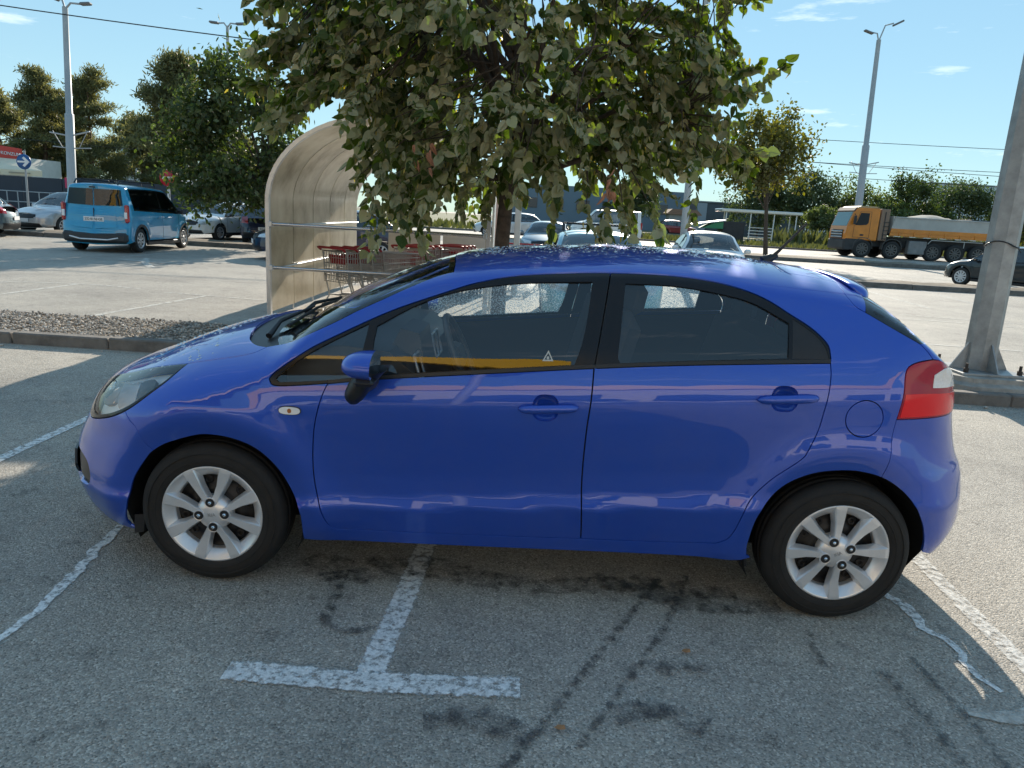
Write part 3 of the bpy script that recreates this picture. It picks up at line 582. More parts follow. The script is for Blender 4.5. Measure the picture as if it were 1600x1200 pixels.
    for y in np.concatenate([[-.585], np.linspace(-.575, .575, 25), [.585]]):
        t = abs(y)/.575; dz = -.030*t**2.5; dx = -.11*t**1.5; e = 1 if abs(y) < .58 else .0
        xs_ = 1.235+.012*t; zs_ = 1.402-.022*t**2-.018*t**4
        tx, tz = 1.495-.145*t**1.8, 1.350-.012*t**2
        if abs(y) > .58: rows.append([(xs_+.06, y, zs_-.035), (.5*(xs_+tx)+.03, y, .5*(zs_+tz)-.03), (tx-.02, y, tz-.03), (tx-.02, y, tz-.045), (tx-.05, y, tz-.07), (xs_+.08, y, zs_-.07)])
        else:
            low = .016+.072*max(0, (t-.70)/.30)**1.2
            rows.append([(xs_, y, zs_), (.5*(xs_+tx), y, .5*(zs_+tz)+.010), (tx-.006, y, tz), (tx, y, tz-.010-low*.3), (tx-.010, y, tz-.018-low), (xs_+.06, y, zs_-.05)])
    m_ = 6; vs = sum(rows, []); n_ = len(rows)
    mb.add(vs, [(i*m_+j, i*m_+(j+1) % m_, (i+1)*m_+(j+1) % m_, (i+1)*m_+j) for i in range(n_-1) for j in range(m_)]+[tuple(range(m_)), tuple((n_-1)*m_+j for j in range(m_))], True)
    sp = mb.build('spoiler', PAINT, tgo); sp.modifiers.new('s', 'SUBSURF').levels = 2; sp.modifiers['s'].render_levels = 2
    # antenna
    mb = MB(); mb.tube([(1.085, 0, 1.405), (1.12, 0, 1.428), (1.15, 0, 1.437)], [.030, .020, .008], 12); mb.tube([(1.12, 0, 1.425), (1.16, 0, 1.470), (1.268, 0, 1.598)], [.011, .0070, .0052], 10); mb.build('antenna', TRIM, car)
    # water drops left on the roof and bonnet
    rg2 = np.random.default_rng(3); tb = np.array([(1, 0, 0), (.5, .87, 0), (-.5, .87, 0), (-1, 0, 0), (-.5, -.87, 0), (.5, -.87, 0), (0, 0, .55)]); dv = []; df = []
    for k in range(900):
        x = rg2.uniform(-.30, 1.0) if k < 700 else rg2.uniform(-1.75, -1.35); s_ = float(S.zt(x)-S.ht(x))+.62*rg2.uniform(.45 if k < 700 else .25, .999); p_ = S.pt(x, s_); n_ = Vector(S.nrm(np.array([x]), np.array([s_]))[0]); q_ = n_.to_track_quat('Z', 'Y').to_matrix(); r_s = rg2.uniform(.0025, .0075)*(1.6 if rg2.uniform() < .08 else 1); yy = 1 if rg2.uniform() < .65 else -1
        o_ = len(dv); dv += [tuple((q_ @ Vector(t_*r_s)+Vector(p_))*1)[:1]+(( (q_ @ Vector(t_*r_s)+Vector(p_))[1])*yy, (q_ @ Vector(t_*r_s)+Vector(p_))[2]) for t_ in tb]
        tr_ = [(o_+i, o_+(i+1) % 6, o_+6) for i in range(6)]; df += tr_ if yy > 0 else [t_[::-1] for t_ in tr_]
    md = MB(); md.v = dv; md.f = df; md.sm = [True]*len(df); wd_ = md.build('water_drops', mat('water_drop', (.50, .52, .55), .05, spec=.8, coat=1), car, fix=False); wd_['kind'] = 'stuff'
    # wipers
    for y0, y1, x1 in ((-.52, .10, -1.00), (.02, .60, -1.03)):
        mb = MB(); 
        def sp_(y, x, o): 
            s_ = np.linspace(float(S.zt(x)-S.ht(x)), sm(x), 60); q = S.pt(np.full(60, x), s_); k = np.argmin(np.abs(q[:, 1]+abs(y))); return (x, y, q[k, 2]+o)
        P0 = sp_(y0, -1.15, .0); P1 = sp_(y0+.12, -1.14, .028); P2 = sp_((y0+y1)/2+.06, -1.06, .030)
        mb.tube([P0, P1, P2], [.014, .010, .006], 8); mb.tube([sp_(y0+.06, -1.085, .014), sp_((y0+y1)/2+.06, -1.045, .018), sp_(y1, -1.035, .012)], .007, 8)
        mb.build('wiper', TRIM, car)
    # mirrors
    for i, sg in ((0, 1), (1, -1)):
        mb = MB(); cx, cy, cz = -.628, -.985, .990; rows = []; nseg = 20
        for t in np.linspace(0, 1, 12):
            sc = math.sqrt(max(0., 1-(1-t*.97-.001)**2.3))*(1-.04*t); x_ = cx-.090+.124*t
            rows.append([(x_, cy+.105*sc*math.cos(a)*(1.0), cz-.004+(.062 if math.sin(a) > 0 else .052)*sc*math.sin(a)) for a in np.linspace(0, 2*np.pi, nseg+1)[:-1]])
        vs = sum(rows, []); mb.add(vs, [(a*nseg+j, a*nseg+(j+1) % nseg, (a+1)*nseg+(j+1) % nseg, (a+1)*nseg+j) for a in range(11) for j in range(nseg)], True)
        mb.v = [(v[0], v[1]*sg, v[2]) for v in mb.v]; mir = mb.build('mirror_cap', PAINT, fds[i])
        mb = MB(); mb.lathe([(.001, .034), (.085, .034)], 24, 'X', (cx, 0, 0)); 
        mb.v = [(v[0], (cy+v[1]*1.20)*sg, cz-.004+v[2]*.70) for v in mb.v]; mb.build('mirror_glass', CHROME, fds[i])
        mb = MB(); rows = []
        for t in np.linspace(0, 1, 10):                  # black lower shell and foot reaching to the door
            x_ = -.676+.06*t*t+.014*t; rr = .054*(1-.30*t); y_ = -.995+.12*max(0, (t-.0))*(1-t)*.3; z_ = .838+.135*t
            w_ = (.036+.010*t)*math.sqrt(max(.02, 1-(1-min(1, t*2.4+.08))**2)); rows.append([(x_+w_*math.cos(a)*1.1, -.965+(.055+.03*t)*math.sqrt(max(.05, 1-(1-min(1, t*2.4+.08))**2))*math.sin(a), z_) for a in np.linspace(0, 2*np.pi, 17)[:-1]])
        vs = sum(rows, []); mb.add(vs, [(a*16+j, a*16+(j+1) % 16, (a+1)*16+(j+1) % 16, (a+1)*16+j) for a in range(9) for j in range(16)]+[tuple(range(16))], True)
        mb.tube([(-.665, -.965, .895), (-.655, -.90, .895), (-.645, -.815, .905)], [.038, .034, .045], 12)
        mb.box((-.620, -.985, .940), (.075, .17, .028), bev=.012)
        mb.v = [(v[0], v[1]*sg, v[2]) for v in mb.v]; mb.build('mirror_base', TRIM, fds[i])
    # underbody, wheel wells
    mb = MB(); mb.prism([(-1.93,.24),(-1.6,.19),(1.62,.26),(1.85,.34),(1.85,.45),(1.6,.50),(-1.7,.40),(-1.93,.40)], -.70, .70, 'Y'); 
    ub = MB()
    for a, b, w_ in ((-1.9, -1.66, .95), (-.93, .93, 1.48), (1.62, 1.76, 1.1)): ub.box(((a+b)/2, 0, .31 if b < 1.6 else .40), (b-a, w_, .16))
    ub.box((0, 0, .36), (3.4, .96, .22)); ub.build('underbody', DARK, car)
    for x_ in (-1.2812, 1.267):
        rr = .372
        for sg in (-1, 1):
            mb = MB(); ang = np.linspace(-.45, math.pi+.45, 28)
            yo = [min(.83, float(S.w(x_+rr*math.cos(a), max(.22, .30+rr*math.sin(a)*.93)))-.015) for a in ang]
            vs = [(x_+rr*math.cos(a), y_, .30+rr*math.sin(a)*.93) for a, yy in zip(ang, yo) for y_ in (sg*yy, sg*.47)]
            mb.add(vs, [(2*k, 2*k+1, 2*k+3, 2*k+2) for k in range(27)]+[tuple(2*k+1 for k in range(28))], False)
            mb.build('wheel_well', DARK, car, fix=False)
    for sg in (-1, 1):
        for pr in ([(-1.64,.165),(-1.60,.175),(-1.59,.255),(-1.635,.25)], [(.905,.185),(.930,.19),(.922,.27),(.895,.27)]):
            mb = MB(); mb.prism(pr, sg*.79, sg*.60, 'Y'); mb.build('mud_flap', TRIM, car)
    # wheels
    WM = make_wheel_meshes()
    cu = bpy.data.curves.new('t', 'FONT'); cu.body = 'KIA'; cu.size = .021; cu.align_x = 'CENTER'; cu.align_y = 'CENTER'; cu.extrude = .001; o_ = bpy.data.objects.new('t', cu); COL.objects.link(o_)
    EMB = bpy.data.meshes.new_from_object(o_.evaluated_get(bpy.context.evaluated_depsgraph_get())); bpy.data.objects.remove(o_); bpy.data.curves.remove(cu); EMB.name = 'emblem'; EMB.materials.clear(); EMB.materials.append(mat('emblem_grey', (.36, .37, .38), .3, .6))
    for x_, z_, rot in ((-1.2812, .2985, R(5)), (1.267, .2985, R(26))):
        for sg in (-1, 1):
            wr = bpy.data.objects.new('wheel', None); COL.objects.link(wr); wr.parent = car; wr.location = (x_, sg*.758, z_)
            wr.rotation_euler = (0, -rot, 0) if sg < 0 else (0, -rot, math.pi)
            link('emblem', EMB, wr, (0, -.0968, 0), (R(90), 0, 0))
            for k in WM:
                for a in ((0, 90, 180, 270) if k in ('bolt_recess', 'wheel_nut') else (None,)): link(k, WM[k], wr, None if a is None else (.053*math.cos(R(a)), 0, .053*math.sin(R(a))))
    # cabin
    S_ = lambda nm, mb, m, p=car: mb.build(nm, m, p)
    mb = MB(); mb.box((.15, 0, .34), (2.4, 1.36, .06)); S_('cabin_floor', mb, DARK)
    for sg in (-1, 1):
        st = MB(); st.box((-.02, sg*.36, .56), (.52, .50, .16), bev=.05); st.box((.30, sg*.36, .87), (.15, .50, .66), Matrix.Rotation(R(14), 3, 'Y'), bev=.06)
        so_ = S_('front_seat', st, CLOTH); hr = MB(); hr.box((.415, sg*.36, 1.235), (.10, .25, .17), Matrix.Rotation(R(10), 3, 'Y'), bev=.045); hr.build('headrest', CLOTH, so_)
        mb = MB(); mb.box((.79, sg*.33, 1.16), (.07, .24, .12), bev=.03) if sg else 0; 
    rs_ = MB(); rs_.box((.75, 0, .56), (.5, 1.24, .18), bev=.06); rs_.box((1.04, 0, .84), (.14, 1.24, .56), Matrix.Rotation(R(16), 3, 'Y'), bev=.06); ro = S_('rear_seat', rs_, CLOTH)
    for y in (-.36, .36):
        hr = MB(); hr.box((1.13, y, 1.13), (.09, .25, .12), bev=.04); hr.build('headrest', CLOTH, ro)
    mb = MB(); mb.prism([(-1.02,.55),(-.50,.55),(-.46,.70),(-.50,.90),(-.60,.985),(-.80,1.0),(-1.02,.97)], -.68, .68, 'Y'); da = S_('dashboard', mb, DASH)
    mb = MB(); mb.prism([(-.62,.98),(-.50,.93),(-.47,.88),(-.50,1.04),(-.58,1.06)], -.52, -.20, 'Y'); mb.build('instrument_binnacle', DASH, da)
    for y0, y1, z0, z1 in ((-.66, -.54, .87, .97), (-.13, -.03, .86, .97), (-.02, .08, .86, .97)):
        vent = MB(); q = [(-.47, y0, z0), (-.47, y1, z0), (-.50, y1, z1), (-.50, y0, z1), (-.47, y0, z0)]; vent.tube(q, .007, 6); vent.build('vent_trim', SILVER, da)
    sw = MB(); ax = Matrix.Rotation(R(-24), 3, 'Y'); ring = [ax @ Vector((0, .185*math.cos(a), .185*math.sin(a)))+Vector((-.33, -.36, .93)) for a in np.linspace(0, 2*np.pi, 41)]
    sw.tube(ring, .0145, 10, cap=False); sw.box((-.345, -.36, .925), (.05, .15, .12), ax, bev=.02); sw.box((-.34, -.36, .93), (.02, .34, .03), ax); sw.box((-.34, -.36, .85), (.02, .04, .14), ax); S_('steering_wheel', sw, DASH)
    mb = MB(); mb.box((-.40, -.02, 1.285), (.03, .22, .06), bev=.014); S_('interior_mirror', mb, TRIM)
    mb = MB(); mb.box((.40, 0, 1.345), (1.0, .9, .02)); S_('headlining', mb, mat('headlining', (.25, .25, .24), .9))
    return car
HERO = build_hero()
# ------------------------------------------------------------------ ground, markings, kerbs, gravel
def node_mat(name):
    m = bpy.data.materials.new(name); m.use_nodes = True; t = m.node_tree; MATS[name] = m
    return m, t, t.nodes['Principled BSDF'], t.nodes.new, t.links.new
def ramp(N, pts):
    c = N('ShaderNodeValToRGB'); e = c.color_ramp.elements
    e[0].position, e[0].color = pts[0][0], (*pts[0][1], 1); e[1].position, e[1].color = pts[-1][0], (*pts[-1][1], 1)
    for p, q in pts[1:-1]: k = e.new(p); k.color = (*q, 1)
    return c
def asphalt():
    m, t, b, N, K = node_mat('worn_asphalt'); tc = N('ShaderNodeTexCoord')
    v = N('ShaderNodeTexVoronoi'); v.inputs['Scale'].default_value = 150; K(tc.outputs['Object'], v.inputs['Vector'])
    c1 = ramp(N, [(0, (.15, .137, .117)), (.32, (.31, .284, .245)), (.72, (.43, .396, .343)), (1, (.68, .63, .555))]); K(v.outputs['Color'], c1.inputs[0])
    n1 = N('ShaderNodeTexNoise'); n1.inputs['Scale'].default_value = .55; n1.inputs['Detail'].default_value = 9; n1.inputs['Roughness'].default_value = .62; K(tc.outputs['Object'], n1.inputs['Vector'])
    c2 = ramp(N, [(.28, (.66, .66, .67)), (.5, (.96, .96, .96)), (.75, (1.22, 1.21, 1.18))]); K(n1.outputs['Fac'], c2.inputs[0])
    n2 = N('ShaderNodeTexNoise'); n2.inputs['Scale'].default_value = 6; n2.inputs['Detail'].default_value = 8; n2.inputs['Roughness'].default_value = .7; K(tc.outputs['Object'], n2.inputs['Vector'])
    c3 = ramp(N, [(.30, (.52, .52, .53)), (.42, (.95, .95, .95)), (.8, (1.1, 1.1, 1.1))]); K(n2.outputs['Fac'], c3.inputs[0])
    a = N('ShaderNodeMix'); a.data_type = 'RGBA'; a.blend_type = 'MULTIPLY'; a.inputs['Factor'].default_value = 1; K(c1.outputs[0], a.inputs['A']); K(c2.outputs[0], a.inputs['B'])
    a2 = N('ShaderNodeMix'); a2.data_type = 'RGBA'; a2.blend_type = 'MULTIPLY'; a2.inputs['Factor'].default_value = 1; K(a.outputs['Result'], a2.inputs['A']); K(c3.outputs[0], a2.inputs['B'])
    K(a2.outputs['Result'], b.inputs['Base Color']); b.inputs['Roughness'].default_value = .75; b.inputs['Specular IOR Level'].default_value = .25
    v2 = N('ShaderNodeTexVoronoi'); v2.inputs['Scale'].default_value = 150; v2.feature = 'F1'; K(tc.outputs['Object'], v2.inputs['Vector'])
    n3 = N('ShaderNodeTexNoise'); n3.inputs['Scale'].default_value = 38; n3.inputs['Detail'].default_value = 6; K(tc.outputs['Object'], n3.inputs['Vector'])
    ad = N('ShaderNodeMath'); ad.operation = 'MULTIPLY_ADD'; ad.inputs[1].default_value = -.9; K(v2.outputs['Distance'], ad.inputs[0]); K(n3.outputs['Fac'], ad.inputs[2])
    bp = N('ShaderNodeBump'); bp.inputs['Strength'].default_value = .85; bp.inputs['Distance'].default_value = .0045; K(ad.outputs[0], bp.inputs['Height']); K(bp.outputs[0], b.inputs['Normal'])
    return m
def sheet_mat(name, col, thr=.5, soft=.08, scale=30., edge=.35, alpha=1., rough=.7):
    """paint or stain lying on the asphalt: ragged edge and worn gaps from noise, v = across the stroke"""
    m, t, b, N, K = node_mat(name); tc = N('ShaderNodeTexCoord'); uv = N('ShaderNodeUVMap'); uv.uv_map = 'UVMap'; sp = N('ShaderNodeSeparateXYZ'); K(uv.outputs[0], sp.inputs[0])
    n = N('ShaderNodeTexNoise'); n.inputs['Scale'].default_value = scale; n.inputs['Detail'].default_value = 9; n.inputs['Roughness'].default_value = .72; K(tc.outputs['Object'], n.inputs['Vector'])
    def M(op, a, b_=None, c=None):
        q = N('ShaderNodeMath'); q.operation = op
        for i, x in enumerate((a, b_, c)):
            if x is None: continue
            if isinstance(x, (int, float)): q.inputs[i].default_value = x
            else: K(x, q.inputs[i])
        return q.outputs[0]
    d = M('SUBTRACT', .5, M('ABSOLUTE', M('SUBTRACT', sp.outputs[1], .5)))          # 0 edge .. .5 middle
    d2 = M('SUBTRACT', .5, M('ABSOLUTE', M('SUBTRACT', sp.outputs[0], .5)))
    e = M('MINIMUM', M('DIVIDE', d, edge), 1.); e2 = M('MINIMUM', M('DIVIDE', d2, .008), 1.)
    x = M('SUBTRACT', M('ADD', n.outputs['Fac'], M('MULTIPLY', M('SUBTRACT', M('MINIMUM', e, e2), 1.), .42)), thr)
    f_ = M('MULTIPLY', M('MINIMUM', M('MAXIMUM', M('DIVIDE', x, soft), 0.), 1.), alpha)
    b.inputs['Roughness'].default_value = rough
    n4 = N('ShaderNodeTexNoise'); n4.inputs['Scale'].default_value = 90; n4.inputs['Detail'].default_value = 4; K(tc.outputs['Object'], n4.inputs['Vector'])
    cc = ramp(N, [(.3, tuple(c*.72 for c in col)), (.7, tuple(min(1, c*1.12) for c in col))]); K(n4.outputs['Fac'], cc.inputs[0]); K(cc.outputs[0], b.inputs['Base Color'])
    bp = N('ShaderNodeBump'); bp.inputs['Strength'].default_value = .6; bp.inputs['Distance'].default_value = .006; K(n4.outputs['Fac'], bp.inputs['Height']); K(bp.outputs[0], b.inputs['Normal'])
    tr = N('ShaderNodeBsdfTransparent'); ms = N('ShaderNodeMixShader'); o = [q for q in t.nodes if q.type == 'OUTPUT_MATERIAL'][0]
    K(f_, ms.inputs[0]); K(tr.outputs[0], ms.inputs[1]); K(b.outputs[0], ms.inputs[2]); K(ms.outputs[0], o.inputs[0])
    return m
ASPH = asphalt()
def gz(y): return float(np.interp(y, [-900, 36.2, 37.6, 48, 56, 70, 110, 900], [0, 0, .27, .30, .42, .5, .8, 1.2]))
def ground():
    ys = [-60, 0, 20, 30, 36.2, 36.6, 37, 37.6, 42, 48, 56, 70, 110, 200, 900]; xs = [-900, -100, -40, 0, 40, 100, 900]
    vs = [(x, y, gz(y)) for y in ys for x in xs]; n = len(xs)
    me = bpy.data.meshes.new('ground'); me.from_pydata(vs, [], [(j*n+i, j*n+i+1, (j+1)*n+i+1, (j+1)*n+i) for j in range(len(ys)-1) for i in range(n-1)]); me.materials.append(ASPH)
    tag(link('ground', me), kind='structure')
ground()
def stroke(name, pts, wd, m, z=.004, wob=0., seed=0, kind='structure'):
    rng = random.Random(seed); P = [np.array(p, float) for p in curve(pts, False, .06)] if len(pts) > 2 else [np.array(p, float) for p in line(pts[0], pts[1], .15)]
    vs = []; uv = []; n = len(P); acc = 0
    for i, p in enumerate(P):
        t = P[min(i+1, n-1)]-P[max(i-1, 0)]; t /= np.linalg.norm(t)+1e-9; nn = np.array([-t[1], t[0]])
        w_ = (wd if not isinstance(wd, (list, tuple)) else float(np.interp(i/(n-1), np.linspace(0, 1, len(wd)), wd)))*.5
        o = rng.uniform(-wob, wob); zz = gz(p[1])+z
        vs += [(*(p+nn*(w_+o)), zz), (*(p-nn*(w_-o)), zz)]; uv += [(i/(n-1), 1), (i/(n-1), 0)]
    fs = [(2*i, 2*i+1, 2*i+3, 2*i+2) for i in range(n-1)]
    me = bpy.data.meshes.new(name); me.from_pydata(vs, [], fs); me.materials.append(m); u = me.uv_layers.new(name='UVMap')
    for lp in me.loops: u.data[lp.index].uv = uv[lp.vertex_index]
    return tag(link(name, me), kind=kind)
WPAINT = sheet_mat('worn_white_paint', (.78, .78, .76), thr=.36, soft=.16, scale=34, edge=.2)
WPAINT2 = sheet_mat('faded_white_paint', (.72, .71, .67), thr=.40, soft=.16, scale=26, edge=.2, alpha=.8)
FARP = sheet_mat('road_paint', (.66, .64, .58), thr=.32, soft=.2, scale=9, edge=.15, alpha=.75)
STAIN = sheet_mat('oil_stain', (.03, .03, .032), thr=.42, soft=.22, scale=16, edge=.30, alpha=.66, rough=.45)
TYREM = sheet_mat('tyre_mark', (.04, .04, .042), thr=.42, soft=.16, scale=26, edge=.40, alpha=.62)
W_ = lambda *a, **k: stroke('parking_line', *a, **k)
W_([(-.515, -1.43), (-.46, -.42), (-.38, 2.6)], .14, WPAINT)
W_([(-1.0, -1.43), (-.50, -1.445), (.01, -1.425)], .15, WPAINT, z=.006)
W_([(-3.06, 0.0), (-3.07, 1.2), (-3.0, 3.35)], .11, WPAINT); W_([(-3.06, .02), (-3.09, -1.0)], .11, WPAINT2)
W_([(1.90, -1.6), (1.95, -.6), (2.03, .4), (2.2, 3.2)], .125, WPAINT2)
W_([(-1.93, -.38), (-1.90, -.62), (-1.87, -.80), (-1.86, -.92), (-1.83, -1.12), (-1.835, -1.30), (-1.80, -1.5)], [.05, .075, .06, .075, .055, .05, .04], WPAINT, wob=.012, seed=3)
W_([(1.60, -.56), (1.66, -.70), (1.66, -.86), (1.71, -.99), (1.69, -1.15), (1.72, -1.28)], [.05, .09, .06, .05, .045, .03], WPAINT, wob=.012, seed=5)
W_([(1.52, -1.40), (1.66, -1.42), (1.80, -1.36)], [.05, .09, .05], FARP, z=.008)
for a, b in (((-5.62, 5.15), (-5.23, 8.05)), ((-7.77, 6.9), (-7.66, 8.6)), ((-8.0, 5.2), (-7.77, 6.9))): W_([a, b], .11, FARP)
W_([(-9.5, 8.15), (-7.6, 8.62), (-6.5, 8.45)], .08, FARP, z=.006); W_([(-6.0, 8.2), (-5.2, 8.08), (-4.0, 7.9)], .07, FARP, z=.006)
for a, b in (((12.3, 19.8), (11.27, 13.66)), ((9.95, 18.6), (9.30, 13.2)), ((7.6, 18.0), (6.9, 12.6)), ((5.0, 17.4), (4.5, 12.0)), ((14.6, 20.2), (13.6, 14.2))): W_([a, b], .12, FARP)
W_([(5.5, 12.2), (9.3, 11.2), (13.5, 10.2)], .09, FARP, z=.006); W_([(5.0, 7.5), (7.1, 7.3), (9.5, 6.9)], .09, FARP, z=.006); W_([(6.2, 10.9), (8.5, 10.62), (11, 10.0)], .09, FARP, z=.008)
for k in range(7): W_([(-17.5+2.45*k, 14.5), (-17.1+2.45*k, 19.8)], .11, FARP)
W_([(-9.5, 14.4), (-8.9, 13.2), (-8.2, 12.1)], .22, FARP, z=.008); W_([(-9.8, 13.7), (-9.0, 13.5), (-8.2, 13.45)], .22, FARP, z=.010)
for k in range(9): W_([(5.5+2.6*k, 26.2), (6.4+2.6*k, 31.5)], .11, FARP)
W_([(4, 33.0), (26, 33.0)], .14, FARP, z=.006); W_([(-6, 41.2), (60, 41.2)], .15, FARP, z=.006); W_([(-6, 46.5), (70, 46.5)], .15, FARP)
T_ = lambda nm, *a, **k: stroke(nm, *a, **k, kind='stuff')
T_('tyre_mark', [(.62, -.60), (.40, -1.0), (.16, -1.45), (-.06, -1.85)], .10, TYREM, z=.008); T_('tyre_mark', [(.75, -.55), (.58, -.98), (.36, -1.38), (.18, -1.70)], .085, TYREM, z=.008)
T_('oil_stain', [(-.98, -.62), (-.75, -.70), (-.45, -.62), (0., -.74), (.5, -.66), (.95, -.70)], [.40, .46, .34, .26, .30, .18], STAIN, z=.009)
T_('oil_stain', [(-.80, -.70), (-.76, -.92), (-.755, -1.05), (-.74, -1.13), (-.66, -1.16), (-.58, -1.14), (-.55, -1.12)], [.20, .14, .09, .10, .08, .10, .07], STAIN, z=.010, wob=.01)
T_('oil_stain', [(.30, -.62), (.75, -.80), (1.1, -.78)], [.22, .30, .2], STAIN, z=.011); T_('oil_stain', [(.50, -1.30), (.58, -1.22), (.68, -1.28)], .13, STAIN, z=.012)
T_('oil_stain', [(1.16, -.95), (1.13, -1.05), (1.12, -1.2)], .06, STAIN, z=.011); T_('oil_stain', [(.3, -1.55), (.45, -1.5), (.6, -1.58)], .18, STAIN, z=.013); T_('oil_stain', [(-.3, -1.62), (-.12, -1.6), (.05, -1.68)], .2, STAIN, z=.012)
T_('oil_stain', [(1.33, -1.2), (1.36, -1.5), (1.34, -1.8)], .12, TYREM, z=.012); T_('oil_stain', [(1.48, -1.1), (1.50, -1.45), (1.48, -1.8)], .08, TYREM, z=.013)

CONC = mat('kerb_concrete', (.15, .135, .12), .85, vary=.35, vscale=7, bump=.5, bscale=60); CONC2 = mat('plinth_concrete', (.30, .28, .25), .85, vary=.35, vscale=5, bump=.5, bscale=50)
SOIL = mat('dry_soil', (.20, .16, .115), .95, vary=.4, vscale=5, bump=.8, bscale=18)
def kerb_row(x0, x1, fy, wd, h, L_=1.0, zo=0.):
    k = bpy.data.objects.new('kerb', None); COL.objects.link(k); tag(k, kind='structure'); rng = random.Random(int(abs(x0)*10+h*100)); me = None
    x = x0
    while x < x1:
        if me is None:
            mb = MB(); mb.box((0, 0, h/2-.02), (L_-.012, wd, h+.04), bev=.014); me = mb.mesh('kerb_stone', CONC)
        xm = x+L_/2; dy = (fy(x+L_)-fy(x)); o = link('kerb_stone', me, k, (xm+rng.uniform(-.003, .003), fy(xm)+rng.uniform(-.006, .006), rng.uniform(-.006, .004)+zo), (0, 0, math.atan2(dy, L_)))
        x += L_
    return k
front_y = lambda x: 3.53-.017*(x+4); back_y = lambda x: 5.02-.017*(x+4)
kerb_row(-11.24, 11, lambda x: front_y(x)+.07, .14, .12, 1.0); kerb_row(-11.1, 11, back_y, .10, .075, 1.0)
def gravel():
    rng = np.random.default_rng(4)
    n = 24000; X = rng.uniform(-9.5, 7.5, n); 
    fy = np.array([front_y(x) for x in X])+.15; by = np.array([back_y(x) for x in X])-.06; Y = fy+(by-fy)*rng.uniform(0, 1, n)
    t = (1+5**.5)/2; b = np.array([(-1, t, 0), (1, t, 0), (-1, -t, 0), (1, -t, 0), (0, -1, t), (0, 1, t), (0, -1, -t), (0, 1, -t), (t, 0, -1), (t, 0, 1), (-t, 0, -1), (-t, 0, 1)])/1.9
    F = np.array([(0, 11, 5), (0, 5, 1), (0, 1, 7), (0, 7, 10), (0, 10, 11), (1, 5, 9), (5, 11, 4), (11, 10, 2), (10, 7, 6), (7, 1, 8), (3, 9, 4), (3, 4, 2), (3, 2, 6), (3, 6, 8), (3, 8, 9), (4, 9, 5), (2, 4, 11), (6, 2, 10), (8, 6, 7), (9, 8, 1)])
    s = rng.uniform(.008, .019, n)[:, None]*rng.uniform(.65, 1.3, (n, 3)); s[:, 2] *= .8
    V = b[None]*rng.uniform(.8, 1.2, (n, 12, 1))*s[:, None, :]; a = rng.uniform(0, 6.28, n); c, sn = np.cos(a)[:, None], np.sin(a)[:, None]
    V = np.stack([V[..., 0]*c-V[..., 1]*sn, V[..., 0]*sn+V[..., 1]*c, V[..., 2]], -1)+np.stack([X, Y, rng.uniform(.070, .105, n)], -1)[:, None]
    m, t_, b_, N, K = node_mat('gravel_stone'); ge = N('ShaderNodeNewGeometry'); c_ = ramp(N, [(0, (.16, .14, .12)), (.4, (.34, .30, .26)), (.75, (.46, .41, .36)), (1, (.60, .56, .50))]); K(ge.outputs['Random Per Island'], c_.inputs[0]); K(c_.outputs[0], b_.inputs['Base Color']); b_.inputs['Roughness'].default_value = .85
    me = bpy.data.meshes.new('gravel'); me.from_pydata(V.reshape(-1, 3).tolist(), [], (F[None]+12*np.arange(n)[:, None, None]).reshape(-1, 3).tolist()); me.materials.append(m)
    tag(link('gravel', me), kind='stuff')
    mb = MB(); mb.add([(-11.2, front_y(-11.2)+.13, .078), (11, front_y(11)+.13, .078), (11, back_y(11)-.04, .078), (-11.2, back_y(-11.2)-.04, .078)], [(0, 1, 2, 3)])
    tag(mb.build('planting_strip', SOIL), kind='structure')
gravel()
# litter on the ground: small pale stones and leaves
PEB = mat('pale_pebble', (.45, .42, .38), .8)
for k, (x, y, s) in enumerate([(-5.25, 3.42, .045), (-5.05, 3.36, .03), (-4.25, 3.44, .03), (-3.75, 3.42, .03), (4.45, 3.27, .05), (4.3, 3.28, .03), (4.62, 3.25, .03), (4.55, 3.16, .02)]):
    rr = random.Random(k); bm = bmesh.new(); bmesh.ops.create_icosphere(bm, subdivisions=1, radius=s*.5)
    for v in bm.verts: v.co *= rr.uniform(.7, 1.2); v.co.z *= .6
    me = bpy.data.meshes.new('pebble'); bm.to_mesh(me); bm.free(); me.materials.append(PEB); link('pebble', me, None, (x, y, s*.2))
    o = bpy.data.objects[me.name] if me.name in bpy.data.objects else COL.objects[-1]
for o in list(COL.objects):
    if o.name.split('.')[0] == 'pebble': tag(o, 'small pale pebble lying on the asphalt by the kerb', 'pebble', 'pebbles along the kerb')
DRYL = mat('dry_leaf', (.30, .16, .07), .7)
for x, y, lab in ((.62, -1.16, 'dry brown leaf on the dark asphalt before the rear wheel'), (.13, -1.62, 'pale dry leaf on the asphalt near the tyre marks')):
    mb = MB(); mb.add([(-.018, 0, .012), (-.006, .010, .016), (.014, .006, .020), (.018, -.004, .012), (-.002, -.010, .013)], [(0, 1, 2, 3, 4)]); tag(mb.build('fallen_leaf', DRYL, None, (x, y, 0)), lab, 'leaf')
